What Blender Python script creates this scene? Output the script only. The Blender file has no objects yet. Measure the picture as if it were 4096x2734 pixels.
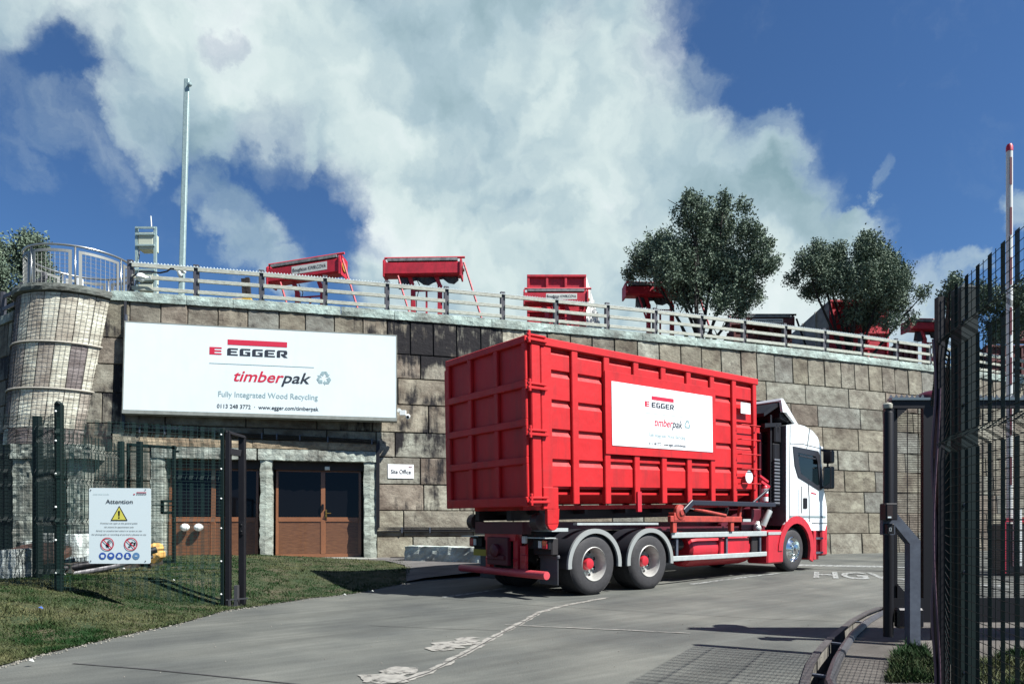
import bpy, bmesh, math, random
import numpy as np
from mathutils import Vector, Matrix, noise
from mathutils.geometry import tessellate_polygon, delaunay_2d_cdt
R = math.radians
random.seed(7); rng = np.random.default_rng(7)
scene = bpy.context.scene
COL = scene.collection

# ------------------------------------------------------------------ camera
FP, HY, CH = 683.0, 521.0, 1.2           # focal length in px of a 1024 frame, horizon row, eye height
cam = bpy.data.cameras.new('camera'); camo = bpy.data.objects.new('camera', cam); COL.objects.link(camo)
camo.location = (0, 0, CH); camo.rotation_euler = (R(90), 0, 0)
cam.sensor_width = 36; cam.lens = 36 * FP / 1024; cam.shift_y = (HY - 341.5) / 1024
cam.clip_start = 0.05; cam.clip_end = 3000
scene.camera = camo

# ------------------------------------------------------------------ light
SUN = Vector((0.572, -0.270, 0.774)).normalized()
sl = bpy.data.lights.new('sun', 'SUN'); so = bpy.data.objects.new('sun', sl); COL.objects.link(so)
sl.energy = 5.0; sl.angle = R(0.5); sl.color = (1.0, 0.97, 0.92)
so.rotation_euler = SUN.to_track_quat('Z', 'Y').to_euler()
scene.view_settings.view_transform = 'Standard'; scene.view_settings.look = 'None'
scene.view_settings.exposure = 1.2; scene.view_settings.gamma = 1.0

def make_world():
    w = bpy.data.worlds.new('World'); scene.world = w; w.use_nodes = True
    nt = w.node_tree; nt.nodes.clear(); N = nt.nodes.new; L = nt.links.new
    out = N('ShaderNodeOutputWorld')
    sky = N('ShaderNodeTexSky'); sky.sky_type = 'NISHITA'; sky.sun_disc = False
    sky.sun_elevation = math.asin(SUN.z); sky.sun_rotation = math.atan2(SUN.x, SUN.y)
    sky.air_density = 1.0; sky.dust_density = 0.4; sky.ozone_density = 2.5
    tint = N('ShaderNodeMix'); tint.data_type = 'RGBA'; tint.blend_type = 'MULTIPLY'; tint.inputs[0].default_value = 1
    tint.inputs[7].default_value = (0.56, 0.83, 1.12, 1); L(sky.outputs[0], tint.inputs[6])
    bg = N('ShaderNodeBackground'); bg.inputs[1].default_value = 0.042; L(tint.outputs[2], bg.inputs[0])
    tc = N('ShaderNodeTexCoord')
    nrm = N('ShaderNodeVectorMath'); nrm.operation = 'NORMALIZE'; L(tc.outputs['Generated'], nrm.inputs[0])
    # domain warp
    wn = N('ShaderNodeTexNoise'); wn.inputs['Scale'].default_value = 7; wn.inputs['Detail'].default_value = 7; wn.inputs['Roughness'].default_value = .62
    L(nrm.outputs[0], wn.inputs['Vector'])
    sub = N('ShaderNodeVectorMath'); sub.operation = 'SUBTRACT'; sub.inputs[1].default_value = (.5, .5, .5); L(wn.outputs['Color'], sub.inputs[0])
    sc = N('ShaderNodeVectorMath'); sc.operation = 'SCALE'; sc.inputs['Scale'].default_value = .16; L(sub.outputs[0], sc.inputs[0])
    ad = N('ShaderNodeVectorMath'); ad.operation = 'ADD'; L(nrm.outputs[0], ad.inputs[0]); L(sc.outputs[0], ad.inputs[1])
    nn = N('ShaderNodeVectorMath'); nn.operation = 'NORMALIZE'; L(ad.outputs[0], nn.inputs[0])
    clouds = [(132,22,46,.8),(100,-25,62,.75),(40,-5,55,.5),(15,25,40,.35),(190,50,55,1),(150,105,38,.8),(205,100,45,.85),(270,80,60,1),(310,115,35,1),(350,50,85,1),
        (365,130,50,1),(405,175,45,1),(430,70,95,1),(440,225,60,1),(530,60,95,1),(560,150,95,1),(597,30,42,1),(480,265,60,1),(560,265,85,1),
        (655,165,50,1),(700,185,48,1),(745,190,42,1),(783,215,30,1),(640,245,85,1),(735,260,75,1),(810,262,48,1),(838,240,28,1),(852,212,17,.9),(400,290,45,.9),
        (212,185,18,.50),(232,212,22,.60),(258,240,26,.66),(285,268,20,.6),(20,80,30,.27),(50,112,26,.25),(95,125,30,.27),(15,150,20,.22),(650,40,24,.42),(690,80,26,.33),(770,140,22,.5),
        (883,178,11,.42),(968,275,14,.6),(1020,215,18,.62),(930,300,25,.6),(905,330,40,.7),(-60,-60,90,.9),(300,-120,160,1)]
    holes = [(222,42,12,.35),(268,132,26,.33),(560,20,24,.2),(340,180,20,.3),(45,62,26,.3)]
    acc = None
    def blob(x, y, r, a, sgn):
        nonlocal acc
        d = Vector(((x-512)/FP, 1, (HY-y)/FP)); k = d.length; d.normalize(); rr = r/FP/k**1.2
        dp = N('ShaderNodeVectorMath'); dp.operation = 'DOT_PRODUCT'; dp.inputs[1].default_value = d; L(nn.outputs[0], dp.inputs[0])
        mr = N('ShaderNodeMapRange'); mr.interpolation_type = 'SMOOTHERSTEP'
        mr.inputs[1].default_value = math.cos(rr*1.85); mr.inputs[2].default_value = math.cos(rr*.1)
        mr.inputs[3].default_value = 0; mr.inputs[4].default_value = a; L(dp.outputs['Value'], mr.inputs[0])
        if acc is None: acc = mr.outputs[0]; return
        m = N('ShaderNodeMath'); m.operation = 'MAXIMUM' if sgn > 0 else 'SUBTRACT'; L(acc, m.inputs[0]); L(mr.outputs[0], m.inputs[1]); acc = m.outputs[0]
    for c in clouds: blob(*c, 1)
    for c in holes: blob(*c, -1)
    # general clouds outside the view
    gn = N('ShaderNodeTexNoise'); gn.inputs['Scale'].default_value = 2.2; gn.inputs['Detail'].default_value = 3; L(nrm.outputs[0], gn.inputs['Vector'])
    gm = N('ShaderNodeMapRange'); gm.inputs[1].default_value = .60; gm.inputs[2].default_value = .7; L(gn.outputs[0], gm.inputs[0])
    sp = N('ShaderNodeSeparateXYZ'); L(nrm.outputs[0], sp.inputs[0])
    bk = N('ShaderNodeMapRange'); bk.inputs[1].default_value = .35; bk.inputs[2].default_value = .0; bk.inputs[3].default_value = 0; bk.inputs[4].default_value = 1; L(sp.outputs[1], bk.inputs[0])
    gmul = N('ShaderNodeMath'); gmul.operation = 'MULTIPLY'; L(gm.outputs[0], gmul.inputs[0]); L(bk.outputs[0], gmul.inputs[1])
    mx = N('ShaderNodeMath'); mx.operation = 'MAXIMUM'; L(acc, mx.inputs[0]); L(gmul.outputs[0], mx.inputs[1])
    fn = N('ShaderNodeTexNoise'); fn.inputs['Scale'].default_value = 11; fn.inputs['Detail'].default_value = 9; fn.inputs['Roughness'].default_value = .6; L(nn.outputs[0], fn.inputs['Vector'])
    fs = N('ShaderNodeMath'); fs.operation = 'MULTIPLY_ADD'; fs.inputs[1].default_value = .92; fs.inputs[2].default_value = -.46; L(fn.outputs[0], fs.inputs[0])
    fa = N('ShaderNodeMath'); fa.operation = 'ADD'; L(mx.outputs[0], fa.inputs[0]); L(fs.outputs[0], fa.inputs[1])
    cov = N('ShaderNodeMapRange'); cov.interpolation_type = 'SMOOTHSTEP'; cov.inputs[1].default_value = .02; cov.inputs[2].default_value = 1.02; L(fa.outputs[0], cov.inputs[0])
    # lit and shaded sides of the cloud: density here against density a step toward the sun
    def dens(off, sc_, det, ro):
        v = N('ShaderNodeVectorMath'); v.operation = 'ADD'; v.inputs[1].default_value = off; L(nn.outputs[0], v.inputs[0])
        t = N('ShaderNodeTexNoise'); t.inputs['Scale'].default_value = sc_; t.inputs['Detail'].default_value = det; t.inputs['Roughness'].default_value = ro; L(v.outputs[0], t.inputs['Vector']); return t.outputs[0]
    def diff(off, sc_, det, ro, k):
        a = N('ShaderNodeMath'); a.operation = 'SUBTRACT'; L(dens((0, 0, 0), sc_, det, ro), a.inputs[0]); L(dens(off, sc_, det, ro), a.inputs[1])
        b = N('ShaderNodeMath'); b.operation = 'MULTIPLY'; b.inputs[1].default_value = k; L(a.outputs[0], b.inputs[0]); return b.outputs[0]
    def add2(a, b):
        x = N('ShaderNodeMath'); x.operation = 'ADD'; L(a, x.inputs[0])
        if isinstance(b, float): x.inputs[1].default_value = b
        else: L(b, x.inputs[1])
        return x.outputs[0]
    big = N('ShaderNodeMath'); big.operation = 'MULTIPLY'; big.inputs[1].default_value = 1.05; L(dens((3, 1, 2), 3.1, 4, .5), big.inputs[0])
    tot = add2(add2(add2(diff((.035, 0, .055), 4.2, 4, .5, 1.15), diff((.012, 0, .018), 11, 5, .55, .45)), big.outputs[0]), .09)
    edge = N('ShaderNodeMapRange'); edge.inputs[1].default_value = .55; edge.inputs[2].default_value = 1.5; edge.inputs[3].default_value = .10; edge.inputs[4].default_value = -.12; L(fa.outputs[0], edge.inputs[0]); tot = add2(tot, edge.outputs[0])
    rp = N('ShaderNodeValToRGB'); e = rp.color_ramp.elements
    e[0].position = .26; e[0].color = (.105, .165, .19, 1); e[1].position = .92; e[1].color = (.385, .418, .42, 1)
    m = e.new(.50); m.color = (.190, .252, .280, 1); m = e.new(.70); m.color = (.295, .35, .352, 1)
    L(tot, rp.inputs[0])
    cb = N('ShaderNodeBackground'); cb.inputs[1].default_value = 1.0; L(rp.outputs[0], cb.inputs[0])
    mix = N('ShaderNodeMixShader'); L(cov.outputs[0], mix.inputs[0]); L(bg.outputs[0], mix.inputs[1]); L(cb.outputs[0], mix.inputs[2])
    L(mix.outputs[0], out.inputs[0])
make_world()

# ------------------------------------------------------------------ materials
MATS = {}
AK = .85      # overall reflectance scale that goes with the exposure
def mat(name, col, rough=.6, metal=0, var=0, vscale=6, col2=None, bump=0, bscale=30, spec=.5, stretch=(1, 1, 1), coat=0, coords='Object', detail=6, dirt=0, wear=0):
    if name in MATS: return MATS[name]
    col = tuple(c*AK for c in col); col2 = tuple(c*AK for c in col2) if col2 else None
    m = bpy.data.materials.new(name); m.use_nodes = True; nt = m.node_tree; N = nt.nodes.new; L = nt.links.new
    p = nt.nodes['Principled BSDF']
    p.inputs['Roughness'].default_value = rough; p.inputs['Metallic'].default_value = metal
    p.inputs['Specular IOR Level'].default_value = spec; p.inputs['Coat Weight'].default_value = coat
    p.inputs['Base Color'].default_value = (*col, 1)
    if var or col2 or bump:
        tc = N('ShaderNodeTexCoord'); mp = N('ShaderNodeMapping'); mp.inputs['Scale'].default_value = stretch; L(tc.outputs[coords], mp.inputs[0])
    if var or col2:
        n = N('ShaderNodeTexNoise'); n.inputs['Scale'].default_value = vscale; n.inputs['Detail'].default_value = detail; n.inputs['Roughness'].default_value = .62; L(mp.outputs[0], n.inputs['Vector'])
        r = N('ShaderNodeValToRGB'); r.color_ramp.elements[0].position = .3; r.color_ramp.elements[1].position = .7
        c2 = col2 if col2 else tuple(c*(1-var) for c in col)
        r.color_ramp.elements[0].color = (*c2, 1); r.color_ramp.elements[1].color = (*tuple(min(1, c*(1+(var if not col2 else 0))) for c in col), 1)
        L(n.outputs[0], r.inputs[0]); L(r.outputs[0], p.inputs['Base Color'])
    if dirt or wear:
        tc2 = N('ShaderNodeTexCoord'); src = p.inputs['Base Color'].links[0].from_socket if p.inputs['Base Color'].links else None
        def layer(src, st, sc, lo, hi, colr, amt):
            mp = N('ShaderNodeMapping'); mp.inputs['Scale'].default_value = st; L(tc2.outputs['Object'], mp.inputs[0])
            n = N('ShaderNodeTexNoise'); n.inputs['Scale'].default_value = sc; n.inputs['Detail'].default_value = 8; n.inputs['Roughness'].default_value = .68; L(mp.outputs[0], n.inputs[0])
            q = N('ShaderNodeMapRange'); q.inputs[1].default_value = lo; q.inputs[2].default_value = hi; q.inputs[4].default_value = amt; L(n.outputs[0], q.inputs[0])
            x = N('ShaderNodeMix'); x.data_type = 'RGBA'; L(q.outputs[0], x.inputs[0]); x.inputs[7].default_value = colr
            if src: L(src, x.inputs[6])
            else: x.inputs[6].default_value = (*col, 1)
            return x.outputs[2]
        if dirt: src = layer(src, (2.6, 2.6, .35), 1.6, .50, .78, (.030, .022, .020, 1), dirt); src = layer(src, (1, 1, 1), 1.1, .50, .75, (col[0]*.5, col[1]*.6, col[2]*.7, 1), dirt)
        if wear: src = layer(src, (1, 1, 4), 9, .63, .70, (.09, .05, .04, 1), wear)
        L(src, p.inputs['Base Color'])
    if bump:
        b = N('ShaderNodeTexNoise'); b.inputs['Scale'].default_value = bscale; b.inputs['Detail'].default_value = 8; L(mp.outputs[0], b.inputs['Vector'])
        bp = N('ShaderNodeBump'); bp.inputs['Strength'].default_value = bump; bp.inputs['Distance'].default_value = .05; L(b.outputs[0], bp.inputs['Height']); L(bp.outputs[0], p.inputs['Normal'])
    MATS[name] = m; return m

def glassmat(name, tint=(.6, .7, .7), k=.35):
    m = bpy.data.materials.new(name); m.use_nodes = True; nt = m.node_tree; nt.nodes.clear(); N = nt.nodes.new; L = nt.links.new
    o = N('ShaderNodeOutputMaterial'); t = N('ShaderNodeBsdfTransparent'); t.inputs[0].default_value = (*tint, 1)
    g = N('ShaderNodeBsdfGlossy'); g.inputs['Roughness'].default_value = .03; g.inputs[0].default_value = (.9, .9, .9, 1)
    f = N('ShaderNodeFresnel'); f.inputs[0].default_value = 1.5; a = N('ShaderNodeMath'); a.operation = 'MULTIPLY_ADD'; a.inputs[1].default_value = 1; a.inputs[2].default_value = k*.1; L(f.outputs[0], a.inputs[0])
    mx = N('ShaderNodeMixShader'); L(a.outputs[0], mx.inputs[0]); L(t.outputs[0], mx.inputs[1]); L(g.outputs[0], mx.inputs[2]); L(mx.outputs[0], o.inputs[0]); return m

def stone_mat(name, dark=.55, stain=1.0, rock=False):
    m = bpy.data.materials.new(name); m.use_nodes = True; nt = m.node_tree; N = nt.nodes.new; L = nt.links.new; p = nt.nodes['Principled BSDF']
    p.inputs['Roughness'].default_value = .85; p.inputs['Specular IOR Level'].default_value = .25
    at = N('ShaderNodeAttribute'); at.attribute_name = 'tone'; ug = N('ShaderNodeAttribute'); ug.attribute_name = 'grime'; uv = N('ShaderNodeUVMap'); uv.uv_map = 'UVMap'
    def nz(sc, st, det=7, ro=.6, rot=0):
        mp = N('ShaderNodeMapping'); mp.inputs['Scale'].default_value = st; mp.inputs['Rotation'].default_value = (0, 0, rot); L(uv.outputs[0], mp.inputs[0])
        n = N('ShaderNodeTexNoise'); n.inputs['Scale'].default_value = sc; n.inputs['Detail'].default_value = det; n.inputs['Roughness'].default_value = ro; L(mp.outputs[0], n.inputs['Vector']); return n
    def mul(a, b, fac=1, mode='MULTIPLY'):
        x = N('ShaderNodeMix'); x.data_type = 'RGBA'; x.blend_type = mode; x.inputs[0].default_value = fac; L(a, x.inputs[6])
        if isinstance(b, tuple): x.inputs[7].default_value = b
        else: L(b, x.inputs[7])
        return x
    def ramp(src, a, b, ca, cb):
        r = N('ShaderNodeValToRGB'); r.color_ramp.elements[0].position = a; r.color_ramp.elements[1].position = b
        r.color_ramp.elements[0].color = (*ca, 1); r.color_ramp.elements[1].color = (*cb, 1); L(src, r.inputs[0]); return r
    n1 = nz(.9, (1, 1, 1)); n2 = nz(2.4, (1, 1.35, 1), 8, .68, rot=.5); n3 = nz(40, (1, 1, 1), 3)
    c = mul(at.outputs['Color'], ramp(n1.outputs[0], .32, .68, (.60, .55, .52), (1.34, 1.38, 1.32)).outputs[0])
    c = mul(c.outputs[2], ramp(n2.outputs[0], .34, .66, (.58, .55, .53), (1.30, 1.32, 1.30)).outputs[0])
    c = mul(c.outputs[2], ramp(n3.outputs[0], .3, .7, (.85, .85, .85), (1.12, 1.12, 1.12)).outputs[0])
    # vertical soot streaks where 'grime' is high
    ns = nz(2.0, (2.3, .34, 1), 8, .72); nb = nz(1.3, (1, .9, 1), 5, .6)
    s1 = N('ShaderNodeMath'); s1.operation = 'ADD'; L(ns.outputs[0], s1.inputs[0]); L(nb.outputs[0], s1.inputs[1])
    sg = N('ShaderNodeMath'); sg.operation = 'MULTIPLY_ADD'; sg.inputs[1].default_value = .50*stain; L(ug.outputs['Fac'], sg.inputs[0]); L(s1.outputs[0], sg.inputs[2])
    sr = N('ShaderNodeMapRange'); sr.interpolation_type = 'SMOOTHSTEP'; sr.inputs[1].default_value = 1.24; sr.inputs[2].default_value = 1.50; L(sg.outputs[0], sr.inputs[0])
    mm = N('ShaderNodeMix'); mm.data_type = 'RGBA'; L(sr.outputs[0], mm.inputs[0]); L(c.outputs[2], mm.inputs[6]); mm.inputs[7].default_value = (.011, .0105, .0125, 1)
    cur = mm.outputs[2]
    if not rock:
        wv = nz(1.15, (1, 2.2, 1), 6, .62, rot=.12); a1 = N('ShaderNodeMath'); a1.operation = 'SUBTRACT'; a1.inputs[1].default_value = .5; L(wv.outputs[0], a1.inputs[0]); a2 = N('ShaderNodeMath'); a2.operation = 'ABSOLUTE'; L(a1.outputs[0], a2.inputs[0])
        a3 = N('ShaderNodeMapRange'); a3.inputs[1].default_value = .0015; a3.inputs[2].default_value = .006; a3.inputs[3].default_value = 1; a3.inputs[4].default_value = 0; L(a2.outputs[0], a3.inputs[0])
        mk_ = nz(.7, (1, 1, 1), 3); a4 = N('ShaderNodeMapRange'); a4.inputs[1].default_value = .52; a4.inputs[2].default_value = .60; L(mk_.outputs[0], a4.inputs[0]); a5 = N('ShaderNodeMath'); a5.operation = 'MULTIPLY'; L(a3.outputs[0], a5.inputs[0]); L(a4.outputs[0], a5.inputs[1])
        cr = N('ShaderNodeMix'); cr.data_type = 'RGBA'; L(a5.outputs[0], cr.inputs[0]); L(cur, cr.inputs[6]); cr.inputs[7].default_value = (.025, .022, .02, 1); cur = cr.outputs[2]
    L(cur, p.inputs['Base Color'])
    b = nz(9 if rock else 6, (1, 1.1, 1), 10, .65); bp = N('ShaderNodeBump'); bp.inputs['Strength'].default_value = .8 if rock else .7; bp.inputs['Distance'].default_value = .05 if rock else .045
    L(b.outputs[0], bp.inputs['Height']); L(bp.outputs[0], p.inputs['Normal'])
    return m

M_red = mat('container_red', (.53, .015, .018), .50, var=.12, vscale=1.2, spec=.35, dirt=.42, wear=.6, bump=.35, bscale=2.2)
M_redd = M_red
M_truckred = mat('truck_red', (.52, .020, .035), .4, coat=.15, var=.10, vscale=2, dirt=.45, wear=.3)
M_orange = mat('worn_orange_steel', (.50, .055, .035), .6, col2=(.22, .03, .025), vscale=7)
M_white = mat('white_paint', (.78, .83, .84), .3, coat=.3, dirt=.10)
M_sign = mat('sign_white', (.64, .73, .745), .45, var=.03, vscale=.8, dirt=.05)
M_signred = mat('sign_red', (.50, .012, .045), .5)
M_signdark = mat('sign_dark', (.016, .022, .034), .5)
M_signgrey = mat('sign_grey', (.25, .36, .38), .5)
M_signblue = mat('sign_blue', (.03, .09, .36), .5)
M_yellow = mat('sign_yellow', (.62, .58, .10), .5)
M_black = mat('black_steel', (.006, .006, .009), .55, var=.3, vscale=4, spec=.3)
M_dark = mat('underbody_dark', (.010, .008, .009), .7, var=.4, vscale=6)
M_maroon = mat('hook_arm_maroon', (.085, .006, .016), .5, var=.3, vscale=3)
M_rubber = mat('tyre_rubber', (.030, .030, .033), .75, var=.25, vscale=18, bump=.2, bscale=60)
M_rim = mat('wheel_metal', (.42, .42, .40), .45, .3, var=.2, vscale=8)
M_alu = mat('aluminium', (.50, .55, .54), .42, .35, var=.12, vscale=8)
M_chrome = mat('chrome', (.75, .77, .78), .15, 1)
M_guard = mat('mudguard_plastic', (.020, .021, .027), .42)
M_trim = mat('mudguard_trim', (.27, .29, .285), .5)
M_flap = mat('mudflap_rubber', (.075, .078, .088), .55, var=.15)
M_glass = glassmat('cab_glass', (.50, .60, .58))
M_lamp_r = mat('red_lens', (.55, .02, .05), .15, coat=.6)
M_lamp_w = mat('clear_lens', (.6, .62, .64), .2)
M_amber = mat('amber_lens', (.75, .25, .03), .25)
M_galv = mat('galvanised_steel', (.40, .52, .51), .5, .25, col2=(.27, .37, .37), vscale=14)
M_galvd = mat('galvanised_dull', (.10, .12, .155), .55, .2, col2=(.06, .07, .095), vscale=12)
M_post = mat('grey_post_paint', (.050, .052, .064), .55, var=.2, vscale=5)
M_rail = mat('weathered_rail', (.47, .50, .44), .65, col2=(.25, .26, .21), vscale=9, stretch=(1, 1, 3))
M_green = mat('fence_green', (.0025, .0105, .0098), .5, spec=.3)
M_greenw = mat('fence_wire_green', (.003, .012, .0115), .6, spec=.2)
M_greenl = mat('fence_wire_light', (.006, .030, .027), .6, spec=.2)
M_gate = mat('gate_black', (.005, .005, .008), .5, spec=.3)
M_steel = mat('stainless_steel', (.50, .51, .48), .3, .85)
M_steelf = mat('brushed_frame', (.27, .28, .26), .5, .4)
M_wood = mat('golden_oak', (.150, .066, .028), .45, col2=(.070, .028, .013), vscale=5, stretch=(1, 1, 9), coat=.2)
M_woodf = mat('oak_frame', (.19, .078, .034), .4, var=.12, vscale=6, coat=.2)
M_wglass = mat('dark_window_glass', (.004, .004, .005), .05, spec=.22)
M_brass = mat('brass', (.55, .38, .12), .3, .9)
M_plastic = mat('white_plastic', (.78, .82, .80), .4)
M_cabinet = mat('cream_cabinet', (.50, .54, .43), .55)
M_cable = mat('black_cable', (.008, .009, .012), .4)
M_kwik = mat('gantry_red', (.46, .014, .034), .55, var=.25, vscale=5, dirt=.45, wear=.7)
M_kwikd = mat('old_skip_red', (.13, .014, .018), .65, col2=(.06, .014, .012), vscale=4)
M_dirtyw = mat('dirty_white_steel', (.52, .53, .50), .6, col2=(.28, .27, .25), vscale=4)
M_bark = mat('bark', (.018, .015, .014), .9, bump=.6, bscale=12)
M_conc = mat('rough_concrete', (.42, .46, .46), .85, col2=(.24, .26, .27), vscale=9, bump=.6, bscale=14)
def wornmat(name, ca, cb, thr, sc=7):
    m = bpy.data.materials.new(name); m.use_nodes = True; nt = m.node_tree; N = nt.nodes.new; L = nt.links.new; p = nt.nodes['Principled BSDF']; o = nt.nodes['Material Output']
    tc = N('ShaderNodeTexCoord'); n = N('ShaderNodeTexNoise'); n.inputs['Scale'].default_value = sc; n.inputs['Detail'].default_value = 9; n.inputs['Roughness'].default_value = .72; L(tc.outputs['Object'], n.inputs[0])
    n2 = N('ShaderNodeTexNoise'); n2.inputs['Scale'].default_value = sc*2.3; n2.inputs['Detail'].default_value = 4; L(tc.outputs['Object'], n2.inputs[0])
    r = N('ShaderNodeValToRGB'); r.color_ramp.elements[0].position = .35; r.color_ramp.elements[1].position = .65; r.color_ramp.elements[0].color = (*ca, 1); r.color_ramp.elements[1].color = (*cb, 1); L(n2.outputs[0], r.inputs[0]); L(r.outputs[0], p.inputs['Base Color']); p.inputs['Roughness'].default_value = .85
    q = N('ShaderNodeMapRange'); q.inputs[1].default_value = thr-.05; q.inputs[2].default_value = thr+.05; L(n.outputs[0], q.inputs[0]); t = N('ShaderNodeBsdfTransparent'); mx = N('ShaderNodeMixShader'); L(q.outputs[0], mx.inputs[0]); L(t.outputs[0], mx.inputs[1]); L(p.outputs[0], mx.inputs[2]); L(mx.outputs[0], o.inputs[0]); return m
M_mark = wornmat('road_marking', (.17, .18, .175), (.29, .305, .295), .46, 9)
M_patch = wornmat('pale_repair_mortar', (.16, .155, .14), (.245, .24, .215), .43, 5)
M_seam = mat('dark_joint', (.035, .034, .034), .9)
M_soot = mat('mortar', (.035, .031, .028), .9, var=.3, vscale=5)
M_tarp = mat('grey_tarpaulin', (.05, .06, .075), .6, var=.4, vscale=7)
M_plate = mat('number_plate_yellow', (.35, .27, .02), .5)
M_yel = mat('yellow_foam', (.60, .36, .10), .7, var=.15)
M_wallst = stone_mat('sandstone', stain=1.0); M_gran = stone_mat('granite', rock=True)

def leafmat(name, c1, c2, tr=.3):
    m = bpy.data.materials.new(name); m.use_nodes = True; nt = m.node_tree; N = nt.nodes.new; L = nt.links.new; p = nt.nodes['Principled BSDF']
    g = N('ShaderNodeAttribute'); g.attribute_name = 'tone'; r = N('ShaderNodeMix'); r.data_type = 'RGBA'; L(g.outputs['Fac'], r.inputs[0])
    r.inputs[6].default_value = (*c1, 1); r.inputs[7].default_value = (*c2, 1); L(r.outputs[2], p.inputs['Base Color']); p.inputs['Roughness'].default_value = .65
    p.inputs['Specular IOR Level'].default_value = .12
    return m
M_olive = leafmat('olive_leaves', (.036, .062, .044), (.165, .215, .155))
M_grassb = leafmat('grass_blades', (.010, .032, .008), (.088, .090, .042))

def ground_mat(name, ca, cb, speck=.15, streak=True, scale=.5, bump=.3, cc=None):
    m = bpy.data.materials.new(name); m.use_nodes = True; nt = m.node_tree; N = nt.nodes.new; L = nt.links.new; p = nt.nodes['Principled BSDF']
    tc = N('ShaderNodeTexCoord')
    def nz(s, st=(1, 1, 1), rot=0, det=7, ro=.6):
        m0 = N('ShaderNodeMapping'); m0.inputs['Rotation'].default_value = (0, 0, rot); L(tc.outputs['Object'], m0.inputs[0])
        mp = N('ShaderNodeMapping'); mp.inputs['Scale'].default_value = st; L(m0.outputs[0], mp.inputs[0])
        n = N('ShaderNodeTexNoise'); n.inputs['Scale'].default_value = s; n.inputs['Detail'].default_value = det; n.inputs['Roughness'].default_value = ro; L(mp.outputs[0], n.inputs[0]); return n
    n1 = nz(scale); r = N('ShaderNodeValToRGB'); r.color_ramp.elements[0].position = .33; r.color_ramp.elements[1].position = .68
    r.color_ramp.elements[0].color = (*ca, 1); r.color_ramp.elements[1].color = (*cb, 1); L(n1.outputs[0], r.inputs[0])
    if cc: k = r.color_ramp.elements.new(.5); k.color = (*cc, 1)
    cur = r.outputs[0]
    def m2(cur, n, a, b, lo, hi):
        q = N('ShaderNodeMapRange'); q.inputs[1].default_value = a; q.inputs[2].default_value = b; q.inputs[3].default_value = lo; q.inputs[4].default_value = hi; L(n.outputs[0], q.inputs[0])
        x = N('ShaderNodeVectorMath'); x.operation = 'SCALE'; L(cur, x.inputs[0]); L(q.outputs[0], x.inputs['Scale']); return x.outputs[0]
    if streak: cur = m2(cur, nz(1.1, (.20, 1.8, 1), -.80, 6), .33, .7, .80, 1.10); cur = m2(cur, nz(2.4, (.16, 3, 1), -.62, 5), .35, .7, .84, 1.08)
    cur = m2(cur, nz(70, det=3), .3, .7, 1-speck, 1+speck); cur = m2(cur, nz(230, det=2), .3, .7, 1-speck, 1+speck)
    L(cur, p.inputs['Base Color']); p.inputs['Roughness'].default_value = .85; p.inputs['Specular IOR Level'].default_value = .3
    b = nz(45, det=8); bp = N('ShaderNodeBump'); bp.inputs['Strength'].default_value = bump; bp.inputs['Distance'].default_value = .02; L(b.outputs[0], bp.inputs['Height']); L(bp.outputs[0], p.inputs['Normal'])
    return m
M_road = ground_mat('worn_concrete_road', (.060, .065, .062), (.130, .134, .118), .18, scale=.42, cc=(.090, .095, .086))
M_pave = ground_mat('old_concrete_slab', (.060, .055, .050), (.12, .112, .10), .22, scale=1.2)
M_flag = ground_mat('flagstones', (.07, .066, .066), (.135, .13, .125), .15, scale=1.5)
M_soil = ground_mat('turf_soil', (.018, .034, .012), (.075, .062, .040), .4, False, 1.8, .8, cc=(.034, .042, .018))
M_earth = ground_mat('earth', (.05, .045, .035), (.09, .08, .06), .2, False)

# ------------------------------------------------------------------ mesh helpers
ROOTM = {}
def W(px, py, Y): return Vector(((px-512)/FP*Y, Y, CH+(HY-py)/FP*Y))
def road_z(y):
    t = min(1, max(0, (y-12.4)/4.0)); return -.11*(1-t*t*(3-2*t))
def G(px, py, z=0.0):
    zz = z
    for _ in range(6): Y = FP*(CH-zz)/(py-HY); zz = z+road_z(Y)
    return Vector(((px-512)/FP*Y, Y, zz))

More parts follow.
